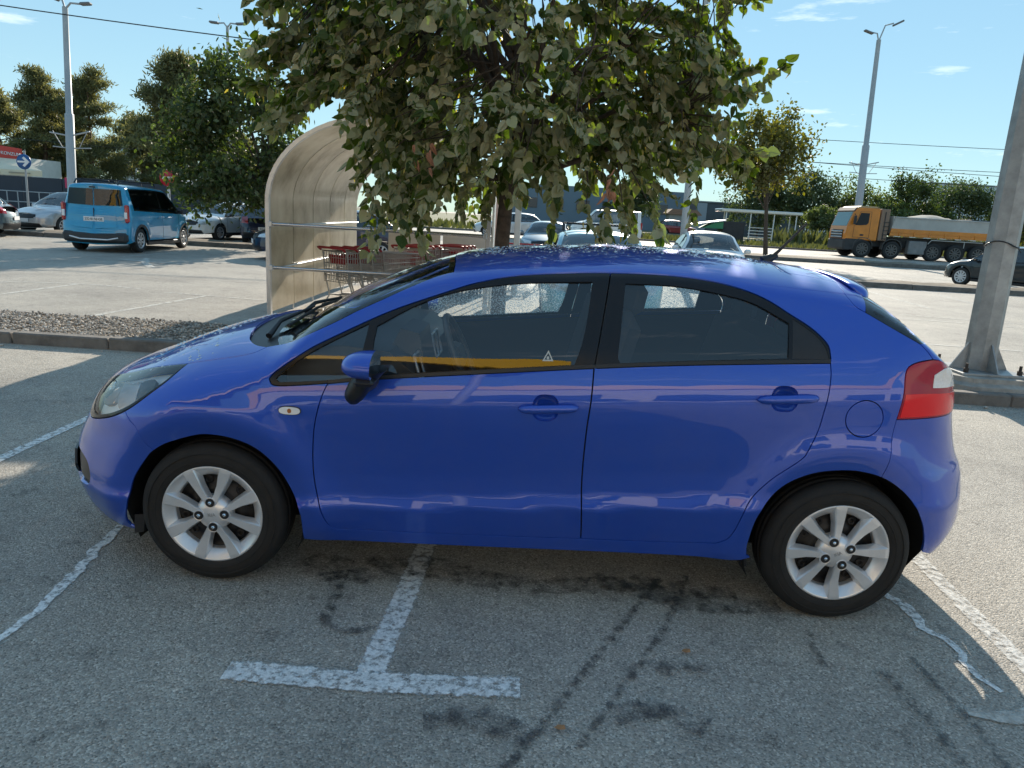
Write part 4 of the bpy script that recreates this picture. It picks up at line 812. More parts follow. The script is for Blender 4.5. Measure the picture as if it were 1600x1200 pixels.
# far strips between the parking bays and along the road
def far_strip(y0, y1, x0, x1, h, zo=0.):
    kerb_row(x0, x1, lambda x: y0+.07, .14, h, 2.0, zo); kerb_row(x0, x1, lambda x: y1-.07, .14, h, 2.0, zo)
    mb = MB(); rng = random.Random(int(y0)); n = int((x1-x0)/.8); vs = []
    for i in range(n+1):
        for q in (0, .33, .66, 1): vs.append((x0+(x1-x0)*i/n, y0+.13+(y1-y0-.26)*q, zo+h-.01+(rng.uniform(0, .10) if 0 < q < 1 else 0)))
    mb.add(vs, [(i*4+j, (i+1)*4+j, (i+1)*4+j+1, i*4+j+1) for i in range(n) for j in range(3)], True); tag(mb.build('earth_strip', SOIL, fix=False), kind='structure')
far_strip(20.3, 21.4, -40, -6, .14); far_strip(19.3, 20.5, 4, 44, .16); far_strip(36.0, 37.7, 2, 70, .15, .05)
GRASS = leafmat('grass_blade', (.085, .095, .035), (.10, .11, .05), .2)
def tufts(name, n, x0, x1, y0, y1, h, seed, m, wd=.05):
    rng = np.random.default_rng(seed); X = rng.uniform(x0, x1, n); Y = rng.uniform(y0, y1, n); H = h*rng.uniform(.35, 1.2, n); A = rng.uniform(0, np.pi, n); W = wd*rng.uniform(.5, 1.5, n); L1 = rng.normal(0, .25, (n, 2))*H[:, None]
    Z = np.array([gz(y) for y in Y]); c, s = np.cos(A)*W, np.sin(A)*W
    V = np.stack([np.stack([X-c, Y-s, Z-.02], -1), np.stack([X+c, Y+s, Z-.02], -1), np.stack([X+c*.7+L1[:, 0]*.5, Y+s*.7+L1[:, 1]*.5, Z+H*.6], -1), np.stack([X+L1[:, 0], Y+L1[:, 1], Z+H], -1)], 1)
    me = bpy.data.meshes.new(name); me.from_pydata(V.reshape(-1, 3).tolist(), [], [(4*i, 4*i+1, 4*i+2, 4*i+3) for i in range(n)]); me.materials.append(m); return tag(link(name, me), kind='stuff')
mb = MB(); mb.add([(-120, 49.2, .335), (160, 49.2, .335), (160, 300, 1.02), (160, 110, .83), (160, 70, .53), (160, 56, .45), (-120, 56, .45), (-120, 70, .53), (-120, 110, .83), (-120, 300, 1.02)], [(0, 1, 5, 6), (6, 5, 4, 7), (7, 4, 3, 8), (8, 3, 2, 9)])
tag(mb.build('verge', mat('verge_soil', (.14, .14, .07), .95, vary=.4, vscale=.6)), kind='structure')
kerb_row(-30, 90, lambda x: 49.0, .2, .16, 2.0, .28)
tufts('roadside_grass', 9000, 8, 75, 50, 58, .38, 3, GRASS, .09); tufts('roadside_grass', 3500, 22, 60, 57, 66, 1.3, 5, GRASS, .2); tufts('roadside_grass', 2500, -45, 6, 50, 60, .6, 8, GRASS, .12)

# ------------------------------------------------------------------ sunlit retail building behind the camera (it shows in the car's paint and glass)
mb = MB(); mb.box((-2, -27, 3.2), (60, 8, 6.4)); sh = thing('retail_building', 'long low pale shop building behind the viewer with yellow fascia', 'building', (0, 0, 0))
mb.build('wall', mat('pale_render', (.62, .56, .50), .8, vary=.1, vscale=.5), sh)
mb = MB(); mb.box((-6, -22.7, 6.9), (46, .7, 1.6)); mb.build('fascia', mat('yellow_fascia', (.80, .46, .02), .4), sh)
for k in range(8):
    mb = MB(); mb.box((-26+6.5*k, -22.97, 2.0), (4.6, .12, 3.0)); mb.build('shop_window', mat('shop_glass', (.03, .035, .04), .08, coat=1), sh)

cn = thing('stand_in_canopy', 'yellow edged stand-in canopy added behind the viewer, seen only mirrored in the car windows', 'canopy', (.3, -9.6, 0), R(159))  # added shape, stands for an unknown yellow thing mirrored in the windows
mb = MB(); mb.box((5.5, .0, 6.55), (11, .14, .78), bev=.02); mb.build('fascia', MATS['yellow_fascia'], cn)
mb = MB(); mb.box((5.5, 2.0, 6.35), (10.9, 3.9, .22)); mb.build('soffit', mat('canopy_soffit', (.10, .085, .075), .8), cn)
for x in (1.2, 9.5):
    mb = MB(); mb.tube([(x, 1.2, 0), (x, 1.2, 6.3)], .12, 12); mb.build('post', mat('canopy_post', (.35, .35, .35), .5), cn)
# ------------------------------------------------------------------ the big galvanised pole on the right
GALV = mat('galvanised_steel', (.30, .31, .31), .48, .35, vary=.30, vscale=4.5, bump=.12, bscale=12)
p = thing('street_lamp', 'thick galvanised octagonal lamp pole bolted to a concrete plinth at right', 'lamp post', (4.79, 4.05, 0))
def octo(r0, r1, z0, z1, lx, n=8, rot=R(22.5)):
    m_ = MB(); vs = []
    for (rr, z) in ((r0, z0), (r1, z1)): vs += [(rr*math.cos(rot+k*2*math.pi/n)+lx*(z-.25), rr*math.sin(rot+k*2*math.pi/n), z) for k in range(n)]
    m_.add(vs, [(k, (k+1) % n, n+(k+1) % n, n+k) for k in range(n)]+[tuple(range(n, 2*n))]); return m_
octo(.155, .090, .252, 10.5, -.008).build('pole', GALV, p)
mb = MB(); mb.box((0, 0, .236), (.66, .62, .028), bev=.004); mb.build('base_plate', GALV, p)
for a in (0, 90, 180, 270):
    mb = MB(); q = Matrix.Rotation(R(a+4), 4, 'Z'); tri = [(.12, .252), (.318, .252), (.305, .275), (.150, .53), (.12, .53)]
    vs = [q @ Vector((x, y, z)) for y in (-.008, .008) for x, z in tri]; n = 5
    mb.add(vs, [(k, (k+1) % n, n+(k+1) % n, n+k) for k in range(n)]+[tuple(range(n))[::-1], tuple(range(n, 2*n))]); mb.build('gusset', GALV, p)
BOLT = mat('rusty_bolt', (.05, .04, .035), .7, .3)
for sx in (-1, 1):
    for sy in (-1, 1):
        mb = MB(); mb.lathe([(.001, .345), (.016, .345), (.016, .292), (.028, .292), (.028, .252)], 6, 'Z', (sx*.275, sy*.255, 0), smooth=False); mb.build('anchor_bolt', BOLT, p)
mb = MB(); hx, hy = .47, .44
def oct_ring(a, b, c, z): return [(-a+c, -b, z), (a-c, -b, z), (a, -b+c, z), (a, b-c, z), (a-c, b, z), (-a+c, b, z), (-a, b-c, z), (-a, -b+c, z)]
vs = oct_ring(.56, .53, .2, .06)+oct_ring(.54, .51, .2, .15)+oct_ring(.47, .44, .18, .175)+oct_ring(.455, .43, .17, .222); mb.add(vs, [(r_*8+k, r_*8+(k+1) % 8, (r_+1)*8+(k+1) % 8, (r_+1)*8+k) for r_ in range(3) for k in range(8)]+[tuple(range(24, 32))]); mb.build('concrete_plinth', CONC2, p)
mb = MB(); mb.tube([(.150*math.cos(a)-.01, .150*math.sin(a), 1.55+.03*math.sin(2*a)) for a in np.linspace(0, 2*np.pi, 25)], .006, 6, cap=False); mb.tube([(-.02, -.152, 1.55), (.05, -.165, 1.52), (.09, -.16, 1.48)], .005, 6); mb.build('wire_tie', TRIM, p)

# ------------------------------------------------------------------ trolley shelter
ALU = mat('aluminium_frame', (.50, .52, .54), .35, .7, vary=.1); 
def poly_mat():
    m, t, b, N, K = node_mat('yellowed_polycarbonate'); tc = N('ShaderNodeTexCoord'); o = [q for q in t.nodes if q.type == 'OUTPUT_MATERIAL'][0]
    n = N('ShaderNodeTexNoise'); n.inputs['Scale'].default_value = 1.6; n.inputs['Detail'].default_value = 8; n.inputs['Roughness'].default_value = .65; mp = N('ShaderNodeMapping'); mp.inputs['Scale'].default_value = (.9, .9, .9); K(tc.outputs['Object'], mp.inputs[0]); K(mp.outputs[0], n.inputs['Vector'])
    c = ramp(N, [(.3, (.42, .36, .27)), (.5, (.64, .57, .45)), (.72, (.76, .70, .59))]); K(n.outputs['Fac'], c.inputs[0]); K(c.outputs[0], b.inputs['Base Color']); b.inputs['Roughness'].default_value = .22; b.inputs['Specular IOR Level'].default_value = .7
    tl = N('ShaderNodeBsdfTranslucent'); K(c.outputs[0], tl.inputs[0]); ms = N('ShaderNodeMixShader'); ms.inputs[0].default_value = .48; K(b.outputs[0], ms.inputs[1]); K(tl.outputs[0], ms.inputs[2]); K(ms.outputs[0], o.inputs[0]); return m
POLY = poly_mat(); SHW = 2.92; SHX = -3.52; SHY = 6.2; SHL = 5.0
sh = thing('trolley_shelter', 'arched trolley shelter with yellowed translucent panels and steel rails', 'trolley shelter', (0, 0, 0))
def arch(q, off=0.):                                     # q 0..1 from left foot over the top to right foot
    pts = []
    cx = SHX+SHW/2; hw = SHW/2+off; zc = 1.55; rz = 1.12+off
    Lw = zc; La = math.pi*.5*(hw+rz)/1.0; tot = 2*Lw+La; d = q*tot
    if d < Lw: return (cx-hw, d)
    if d > Lw+La: return (cx+hw, tot-d)
    a = math.pi*(1-(d-Lw)/La); return (cx+hw*math.cos(a), zc+rz*math.sin(a))
nb = 5
for k in range(nb+1):
    y = SHY+SHL*k/nb; mb = MB(); qs = np.linspace(0, 1, 49); r0 = .026 if k == 0 else .009
    pts = [arch(q, .012) for q in qs]; wy = .035 if k in (0, nb) else .012
    vs = []
    for i, (x, z) in enumerate(pts):
        a_ = pts[max(i-1, 0)]; b_ = pts[min(i+1, len(pts)-1)]; tx, tz = b_[0]-a_[0], b_[1]-a_[1]; l = math.hypot(tx, tz); nx, nz = -tz/l, tx/l
        vs += [(x+nx*r0, y-wy, z+nz*r0), (x+nx*r0, y+wy, z+nz*r0), (x-nx*r0, y+wy, z-nz*r0), (x-nx*r0, y-wy, z-nz*r0)]
    mb.add(vs, [(i*4+j, i*4+(j+1) % 4, (i+1)*4+(j+1) % 4, (i+1)*4+j) for i in range(48) for j in range(4)]+[(0, 1, 2, 3), (192, 195, 194, 193)]); mb.build('arch_frame' if k in (0, nb) else 'arch_rib', ALU, sh)
for k in range(nb):
    y0 = SHY+SHL*k/nb+.013; y1 = SHY+SHL*(k+1)/nb-.013
    for (qa, qb) in ((.012, .5), (.5, .70)) if k < 5 else ():
        qs = np.linspace(qa, qb, 26); rng = random.Random(k*3+int(qa*10)); vs = []
        for q in qs:
            x, z = arch(q, -.006); vs += [(x, y0, z), (x, (y0+y1)/2, z), (x, y1, z)]
        mb = MB(); mb.add(vs, [(i*3+j, i*3+j+1, (i+1)*3+j+1, (i+1)*3+j) for i in range(25) for j in range(2)], True); o = mb.build('polycarbonate_panel', POLY, sh, fix=False)
        so_ = o.modifiers.new('s', 'SOLIDIFY'); so_.thickness = .008; o.modifiers.new('e', 'EDGE_SPLIT').split_angle = R(40)
STEELR = mat('stainless_rail', (.45, .46, .48), .22, .9)
xL, xR = SHX, SHX+SHW
for z in (1.265, .69):
    mb = MB(); mb.tube([(xL+.0, SHY-.01, z), (xR, SHY-.01, z)], .024, 12); mb.build('rail', STEELR, sh)
    mb = MB(); mb.tube([(xL+.045, SHY+.05, z-.02), (xL+.045, SHY+SHL-.05, z-.02)], .014, 8); mb.build('wall_bar', ALU, sh)
    for x in (xL+.03, xR-.03):
        mb = MB(); mb.box((x, SHY-.012, z), (.05, .07, .075), bev=.008); mb.build('rail_bracket', ALU, sh)
CREAMW = mat('white_board', (.66, .64, .60), .55, vary=.08, vscale=2); REDP = mat('red_panel', (.55, .05, .05), .5)
for i, (y, w_) in enumerate(((6.9, .42), (7.9, .40), (9.2, .5))):
    mb = MB(); mb.box((xR+.04, y, 1.15), (.03, w_, 1.9), bev=.004); mb.build('end_board', CREAMW if i != 1 else mat('pink_board', (.62, .42, .38), .5), sh)
mb = MB(); mb.box((xR-.02, 6.7, .75), (.05, .35, 1.2), bev=.004); mb.build('end_board', mat('beige_post', (.42, .38, .32), .6), sh)
for k in range(2):
    mb = MB(); mb.box((-2.35+1.1*k, SHY+SHL+.03, .66), (1.05, .025, .86), bev=.004); mb.build('back_board', CREAMW, sh)
mb = MB(); mb.box((-.28, 10.9, 1.15), (.12, .12, 2.3), bev=.01); tag(mb.build('white_post', CREAMW), 'white post right of the tree trunk behind the trolley shelter', 'post')

# ------------------------------------------------------------------ shopping trolleys
WIRE = mat('trolley_wire', (.42, .42, .42), .35, .8); REDH = mat('red_trolley_plastic', (.27, .010, .018), .4); WHEEL = mat('trolley_wheel', (.05, .05, .05), .6)
def trolley_protos():
    r_ = {}
    # basket: long axis x, handle end at x = 0, nose at x = +.86
    def cs(t): return (.86*t, .27-.055*t, .98-.03*t, .52+.10*t)   # x, half width, top z, bottom z
    mb = MB(); W3 = .0058
    for q in (0, .2, .4, .6, .8, 1.0):                  # horizontal hoops
        pts = []
        for t in (0, 1):
            x, hw, zt, zb = cs(t); z = zb+(zt-zb)*q; pts.append((x, hw, z))
        (x0, h0, z0), (x1, h1, z1) = pts; mb.tube([(x0, -h0, z0), (x1, -h1, z1), (x1, h1, z1), (x0, h0, z0), (x0, -h0, z0)], W3*(1.7 if q == 1 else 1), 5, cap=False)
    for k in range(19):                                 # side wires
        x, hw, zt, zb = cs(k/18)
        for s in (-1, 1): mb.tube([(x, s*hw, zb), (x, s*hw, zt)], W3*.75, 4, cap=False)
    for e in (0, 1):
        x, hw, zt, zb = cs(e)
        for k in range(11): y = -hw+2*hw*k/10; mb.tube([(x, y, zb), (x, y, zt)], W3*.75, 4, cap=False)
    for k in range(9):
        x, hw, zt, zb = cs(k/8); mb.tube([(x, -hw, zb), (x, hw, zb)], W3*.75, 4, cap=False)
    r_['basket'] = mb.mesh('basket', WIRE, fix=False)
    mb = MB()
    for s in (-1, 1):
        mb.tube([(-.10, s*.27, 1.03), (-.02, s*.27, .98), (.03, s*.27, .55), (.10, s*.26, .30), (-.02, s*.26, .14)], .012, 8); mb.tube([(.10, s*.26, .30), (.55, s*.23, .26), (.84, s*.20, .14)], .011, 8)
        mb.tube([(.40, s*.24, .56), (.55, s*.23, .26)], .010, 8)
    for k in range(6): mb.tube([(.18+.10*k, -.24, .285-.004*k), (.18+.10*k, .24, .285-.004*k)], .005, 5)
    r_['frame'] = mb.mesh('frame', WIRE, fix=False)
    mb = MB(); mb.tube([(-.06, -.275, 1.00), (-.11, -.27, 1.035), (-.12, -.22, 1.04), (-.12, .22, 1.04), (-.11, .27, 1.035), (-.06, .275, 1.00)], .019, 10); r_['handle'] = mb.mesh('handle', REDH)
    mb = MB(); mb.box((.03, 0, .86), (.012, .34, .15), Matrix.Rotation(R(-12), 3, 'Y'), bev=.004); r_['child_seat_flap'] = mb.mesh('child_seat_flap', REDH)
    mb = MB(); mb.box((.875, 0, .80), (.010, .24, .10), bev=.004); r_['nose_plate'] = mb.mesh('nose_plate', REDH)
    mb = MB(); mb.lathe([(.001, -.014), (.05, -.016), (.055, -.008), (.055, .008), (.05, .016), (.001, .014)], 16, 'Y'); mb.box((0, 0, .06), (.03, .045, .09), bev=.008); r_['castor'] = mb.mesh('castor', WHEEL)
    return r_
TP = trolley_protos()
def trolley(x, y, deg, label):
    t = thing('shopping_trolley', label, 'shopping trolley', (x, y, 0), R(deg), 'shopping trolleys nested in the shelter'); t.scale = (.95, .95, .93)
    for k in ('basket', 'frame', 'handle', 'child_seat_flap', 'nose_plate'): link(k, TP[k], t)
    for cx, cy in ((-.02, .26), (-.02, -.26), (.84, .20), (.84, -.20)): link('castor', TP['castor'], t, (cx, cy, .056))
    return t
d2 = R(55)
for k in range(4): trolley(-2.78+.23*k*math.cos(d2), 6.80+.23*k*math.sin(d2), 55, ['shopping trolley nearest the yellowed wall, foremost of its nested row', 'second shopping trolley of the row by the yellowed wall', 'third shopping trolley of the row by the yellowed wall', 'fourth shopping trolley of the row by the yellowed wall, farthest in'][k])
for k in range(4): trolley(-2.02+.08*k, 8.5+.22*k, 70, ['foremost trolley of the middle row in the shelter', 'second trolley of the middle row in the shelter', 'third trolley of the middle row in the shelter', 'rearmost trolley of the middle row in the shelter'][k])
for k in range(4): trolley(-1.42+.05*k, 9.4+.22*k, 80, ['foremost trolley of the row beside the right-hand boards', 'second trolley of the row beside the right-hand boards', 'third trolley of the row beside the right-hand boards', 'rearmost trolley of the row beside the right-hand boards'][k])
for k in range(3): trolley(-1.1+.55*k, 12.3+.05*k, 90, ['trolley with red flap behind the shelter, left of three', 'trolley with red flap behind the shelter, middle of three', 'trolley with red flap behind the shelter, right of three'][k])
# ------------------------------------------------------------------ trees
BARK = mat('bark_brown', (.075, .055, .042), .9, vary=.4, vscale=18, bump=1., bscale=35); BARKP = mat('pine_bark', (.14, .08, .05), .9, vary=.3, vscale=3)
def leaf_pts(heart=True):
    """unit leaf: stem at the origin, tip at +x 1, folded along the midrib; two halves sharing the midrib"""
    h = [(0, 0), (-.06, .20), (.08, .43), (.34, .47), (.62, .34), (.86, .13), (1, 0)] if heart else [(0, 0), (.3, .28), (.7, .22), (1, 0)]
    return h
def leaf_mesh_arrays(pos, dirs, nrms, size, heart=True, curl=.18, wid=1.0):
    """vectorised leaves; returns verts and faces"""
    h = leaf_pts(heart); n = len(pos); m = len(h)
    d = dirs/np.linalg.norm(dirs, axis=1, keepdims=True); nn = nrms-d*(nrms*d).sum(1, keepdims=True); nn /= np.linalg.norm(nn, axis=1, keepdims=True)+1e-9; b = np.cross(nn, d)
    loc = []
    for x, y in h[1:-1]: loc.append((x, y*wid, -.20*y-curl*x*x))
    loc2 = [(x, -y, z) for x, y, z in loc]
    mid = [(0, 0, 0), (.5, 0, .05-curl*.25), (1, 0, -curl)]
    L_ = np.array(mid+loc+loc2); k = m-2
    P = pos[:, None]+size[:, None, None]*(L_[None, :, 0:1]*d[:, None]+L_[None, :, 1:2]*b[:, None]+L_[None, :, 2:3]*nn[:, None])
    up = [0]+list(range(3, 3+k))+[2, 1]; lo = [0, 1, 2]+list(range(3+2*k-1, 3+k-1, -1))
    up = up[::-1]; lo = lo[::-1]
    nv = len(L_); F = []
    base = np.arange(n)*nv
    return P.reshape(-1, 3), [tuple(q+o for q in f_) for o in base.tolist() for f_ in (up, lo)], nv
def build_leaves(name, parent, m, pos, dirs, nrms, size, heart=True, kind='stuff', **k):
    V, F, nv = leaf_mesh_arrays(pos, dirs, nrms, size, heart, **k); me = bpy.data.meshes.new(name); me.from_pydata(V.tolist(), [], F); me.materials.append(m); o = link(name, me, parent)
    if kind: o['kind'] = kind
    return o
def limb(mb, a, b, r0, r1, rng, bend=.12, n=6, seg=7):
    a = np.array(a, float); b = np.array(b, float); L_ = np.linalg.norm(b-a); pts = []; off = rng.normal(0, bend*L_, 3)
    for t in np.linspace(0, 1, n): pts.append(a+(b-a)*t+off*math.sin(math.pi*t)*.5)
    mb.tube(pts, [r0+(r1-r0)*t for t in np.linspace(0, 1, n)], seg); return pts
LINDEN = leafmat('linden_leaf', (.060, .090, .022), (.37, .355, .22), .36)
def main_tree():
    rng = np.random.default_rng(11); t = thing('linden_tree', 'silver linden with drooping pale-backed leaves overhanging the blue car', 'tree', (-.36, 4.45, .08))
    org = np.array([-.36, 4.45, .08]); mb = MB()
    mb.tube([(-.36+.0, 4.45, .02), (-.35, 4.45, .5), (-.34, 4.44, 1.3), (-.30, 4.42, 2.2), (-.26, 4.40, 3.2), (-.25, 4.4, 4.6), (-.25, 4.4, 5.6)], [.105, .085, .080, .072, .06, .035, .01], 14)
    limbs = []
    C0 = np.array([-.42, 4.35, 3.45])
    def shell(p): return (((p-C0)/np.array([2.42, 1.75, 2.35]))**2).sum()
    # limbs and sprays
    sp_o = []; sp_d = []
    tries = 0
    while len(sp_o) < 1050 and tries < 20000:
        tries += 1
        a = rng.uniform(0, 2*np.pi); el = rng.uniform(-1, 1); q = rng.uniform(.30, 1.0)**.55
        d = np.array([math.cos(a)*math.sqrt(1-el*el), math.sin(a)*math.sqrt(1-el*el), el]); p = C0+d*np.array([2.42, 1.85, 2.40])*q
        # uneven outline, gaps
        lump = .88+.08*math.sin(3.0*a+1.2)+.12*math.sin(7*a+3*el)+.10*math.sin(5.3*el*3+a*2)
        if q > lump: continue
        # underside: high in the middle right, low lobes at left and centre right
        x, y, z = p
        under = 1.68+(.12 if x > -.3 else 0)+.09*math.sin(x*4.1)+(-.36 if -1.75 < x < -.95 else 0)+(.0 if x < .35 else -.08 if x < 1.0 else .45*(x-1.0)+.08)+(.95 if x < -1.85 else .45 if x < -1.6 else 0)
        if z < under+.20: continue
        # sky holes
        if (x+.55)**2/.05+(z-2.75)**2/.06 < 1 or (x-1.35)**2/.05+(z-2.25)**2/.03 < 1 or (x-.25)**2/.03+(z-2.2)**2/.02 < 1: continue
        sp_o.append(p); sp_d.append(d)
    for k in range(62):
        p = np.array([rng.uniform(-2.50, -1.5), rng.uniform(3.3, 4.5), rng.uniform(2.55, 3.45)])
        if p[0] > -1.75: p[2] -= .3
        sp_o.append(p); sp_d.append(np.array([-.8, -.3, .1]))
    for k in range(34):
        x = rng.uniform(1.1, 1.80); sp_o.append(np.array([x, rng.uniform(3.3, 4.5), rng.uniform(1.95+.25*(x-1.2), 3.1-.2*(x-1.2))])); sp_d.append(np.array([.8, -.3, .1]))
    # hand-set sprays for the long outer shoots
    for p, d in [((-2.45, 3.6, 2.92), (-1, -.1, .2)), ((-2.55, 3.6, 2.80), (-1, 0, -.2)), ((-2.60, 3.55, 2.62), (-1, 0, -.1)), ((-2.30, 3.6, 2.95), (-.8, 0, .5)), ((-2.1, 3.6, 2.6), (-1, 0, 0)), ((-2.45, 3.5, 2.42), (-1, 0, -.1)), ((-2.3, 3.5, 2.38), (-1, 0, -.1)),
                 ((1.80, 3.6, 2.98), (1, 0, .1)), ((1.95, 3.6, 2.86), (1, 0, 0)), ((1.7, 3.6, 2.55), (1, 0, 0)), ((1.75, 3.6, 2.2), (1, 0, -.2)), ((1.5, 3.6, 1.95), (.7, 0, -.5)), ((-1.35, 3.3, 1.58), (0, -.4, -1)), ((-1.55, 3.3, 1.55), (0, -.4, -1)), ((-1.15, 3.3, 1.6), (0, -.4, -1)), ((-1.3, 3.2, 1.75), (-.3, -.4, -1)), ((-1.6, 3.2, 1.85), (-.3, -.4, -1)), ((.62, 3.2, 1.62), (.2, -.5, -1)), ((.45, 3.2, 1.66), (.2, -.5, -1)), ((.8, 3.3, 1.66), (.2, -.5, -1)), ((.2, 3.3, 1.75), (0, -.5, -1)), ((1.05, 3.3, 1.70), (.2, -.5, -1))]:
        sp_o.append(np.array(p)); sp_d.append(np.array(d, float)/np.linalg.norm(d))
    sp_o = np.array(sp_o); sp_d = np.array(sp_d)
    # limbs to cluster centres
    cents = []
    for k in range(26):
        a = k*2.4; z = 2.1+2.7*((k*.618) % 1); rr = rng.uniform(.9, 1.6); b = np.array([-.3+rr*math.cos(a)*1.25, 4.35+rr*math.sin(a)*.9, z+.35+rng.uniform(.0, .7)]); s = np.array([-.30, 4.42, max(1.95, z-.65)])
        pts = limb(mb, s, b, .042, .014, rng, .1, 7); cents.append(pts)
    allp = np.array([q for c in cents for q in c])
    tw = MB()
    for p in sp_o:
        j = np.argmin(((allp-p)**2).sum(1)+rng.uniform(0, .05, len(allp)))
        if rng.uniform() < .62: limb(tw, allp[j], p, .010, .004, rng, .10, 4, 5)
    pos = []; dirs = []; nr = []; sz = []; dry = []
    for p, d in zip(sp_o, sp_d):
        nl = int(rng.integers(16, 28)); L_ = rng.uniform(.30, .62); ax = d*1.0+np.array([0, 0, -.15])+rng.normal(0, .48, 3); ax /= np.linalg.norm(ax); droop = rng.uniform(.5, 1.1); big = rng.uniform(.85, 1.2)
        side = np.cross(ax, [0, 0, 1.]); side /= np.linalg.norm(side)+1e-9
        tp = []
        for k in range(nl):
            tt = (k+.5)/nl; q = p+ax*L_*(tt-.3)+np.array([0, 0, -.12*droop*tt*tt]); tp.append(q)
            sgn = 1 if k % 2 else -1
            dl = side*sgn*rng.uniform(.35, 1.0)+ax*rng.uniform(.2, .9)+np.array([0, 0, -rng.uniform(.25, 1.0)])+rng.normal(0, .25, 3)
            nm = np.array([0, .75, .45])+rng.normal(0, .72, 3)
            if rng.uniform() < .16: nm = -nm
            pos.append(q+dl*.02); dirs.append(dl); nr.append(nm); sz.append(rng.uniform(.058, .120)*big)
    pos = np.array(pos); dirs = np.array(dirs); nr = np.array(nr); sz = np.array(sz)
    dc = np.linalg.norm(pos-CAMP, axis=1)/sz; dc[pos[:, 2] > 4.2] = 1e9; o = np.argsort(dc); near = o[:280]; rest = o[280:]
    mb.v = [tuple(np.array(v)-org) for v in mb.v]; mb.build('trunk', BARK, t, fix=False); tw.v = [tuple(np.array(v)-org) for v in tw.v]; x = tw.build('twigs', BARK, t, fix=False); x['kind'] = 'stuff'
    for h_, (cu_, wd2) in enumerate(((.12, 1.0), (.32, .85), (.55, .62))):   # flat, curled and folded leaves
        q_ = rest[h_::3]; build_leaves('foliage', t, LINDEN, pos[q_]-org, dirs[q_], nr[q_], sz[q_], curl=cu_, wid=wd2)
    br = rng.choice(len(pos), 2600, replace=False); bd = dirs[br]*.2+np.array([0, 0, -1.])+rng.normal(0, .2, (2600, 3)); build_leaves('seed_bracts', t, leafmat('seed_bract', (.30, .27, .09), (.34, .30, .12), .3), pos[br]-org+rng.normal(0, .05, (2600, 3)), bd, rng.normal(0, 1, (2600, 3)), rng.uniform(.05, .09, 2600), False, wid=.55)
    for i in near:                                       # the leaves that show largest, one object each
        q, = [pos[i:i+1]]; V, F, nv = leaf_mesh_arrays(np.zeros((1, 3)), dirs[i:i+1], nr[i:i+1], sz[i:i+1], curl=(.12, .3, .5)[i % 3], wid=(1., .85, .65)[i % 3]); me = bpy.data.meshes.new('leaf'); me.from_pydata(V.tolist(), [], F); me.materials.append(LEAFV[i % 4]); link('leaf', me, t, tuple(pos[i]-org))
    # dead brown sprays
    for c in ((-1.02, 3.05, 2.02), (.66, 3.0, 1.86)):
        for k in range(7):
            dd = np.array([[rng.normal(0, .25), rng.normal(-.1, .2), -1.]]); V, F, nv = leaf_mesh_arrays(np.zeros((1, 3)), dd, rng.normal(0, 1, (1, 3))+np.array([[0, -1., 0]]), np.array([rng.uniform(.07, .12)]), curl=.5, wid=.5); me = bpy.data.meshes.new('dead_leaf'); me.from_pydata(V.tolist(), [], F); me.materials.append(DEAD); o = link('dead_leaf', me, t, tuple(np.array(c)+rng.normal(0, .05, 3)*[1, 1, 1.6]-org)); o['label'] = 'withered brown leaf'
    print('MAINTREE leaves', len(pos))
def one_leaf(name, top, under):
    m = leafmat(name, top, under, .30); return m
LEAFV = [one_leaf('linden_leaf_a', (.045, .085, .020), (.37, .355, .22)), one_leaf('linden_leaf_b', (.055, .095, .022), (.37, .345, .21)), one_leaf('linden_leaf_c', (.04, .07, .02), (.41, .39, .245)), one_leaf('linden_leaf_d', (.09, .13, .025), (.34, .34, .20))]
DEAD = mat('dead_leaf', (.32, .15, .085), .8)
main_tree()
def broad_tree(name, label, base, H, rx, ry, z0, nleaf, ls, m, seed, lean=(0, 0), trunk=.12, group=None, yellow=None, holes=.25, bark=BARK):
    rng = np.random.default_rng(seed); t = thing(name, label, 'tree', base, 0, group); C0 = np.array([lean[0], lean[1], (z0+H)/2]); rad = np.array([rx, ry, (H-z0)/2]); mb = MB()
    mb.tube([(0, 0, -.05), (lean[0]*.2, lean[1]*.2, z0*.6), (lean[0]*.5, lean[1]*.5, z0+.3*(H-z0)), (lean[0], lean[1], z0+.8*(H-z0))], [trunk, trunk*.8, trunk*.55, trunk*.12], 8)
    nc = int(26+10*rx); cc = []
    while len(cc) < nc:
        d = rng.normal(0, 1, 3); d /= np.linalg.norm(d); q = rng.uniform(.25, 1)**.5; p = C0+d*rad*q*rng.uniform(.72, 1.08)
        if d[2] < -.75: continue
        cc.append(p)
        if len(cc) % 3 == 0: limb(mb, (lean[0]*.4, lean[1]*.4, z0+rng.uniform(0, .45)*(H-z0)), p, trunk*.28, .01, rng, .08, 5, 5)
    mb.build('trunk', bark, t, fix=False); cc = np.array(cc); per = nleaf//nc; pos = []
    for c in cc:
        s = rng.uniform(.16, .30)*np.array([rx, ry, (H-z0)/2*.9]); pos.append(c+rng.normal(0, 1, (per, 3))*s*.62)
    pos = np.concatenate(pos); n = len(pos); dirs = rng.normal(0, 1, (n, 3))+np.array([0, 0, -.5]); nr = rng.normal(0, .7, (n, 3))+np.array([0, .2, .8])
    build_leaves('crown', t, m, pos, dirs, nr, ls*rng.uniform(.6, 1.3, n), False, kind='stuff'); return t
GREEN = leafmat('broad_leaf', (.055, .080, .024), (.11, .125, .065), .28); YGREEN = leafmat('yellowing_leaf', (.09, .095, .022), (.15, .14, .07), .34, dry=1); FARG = leafmat('far_leaf', (.060, .085, .035), (.09, .11, .06), .25); LGREEN = leafmat('pale_leaf', (.10, .13, .045), (.13, .15, .08), .3)
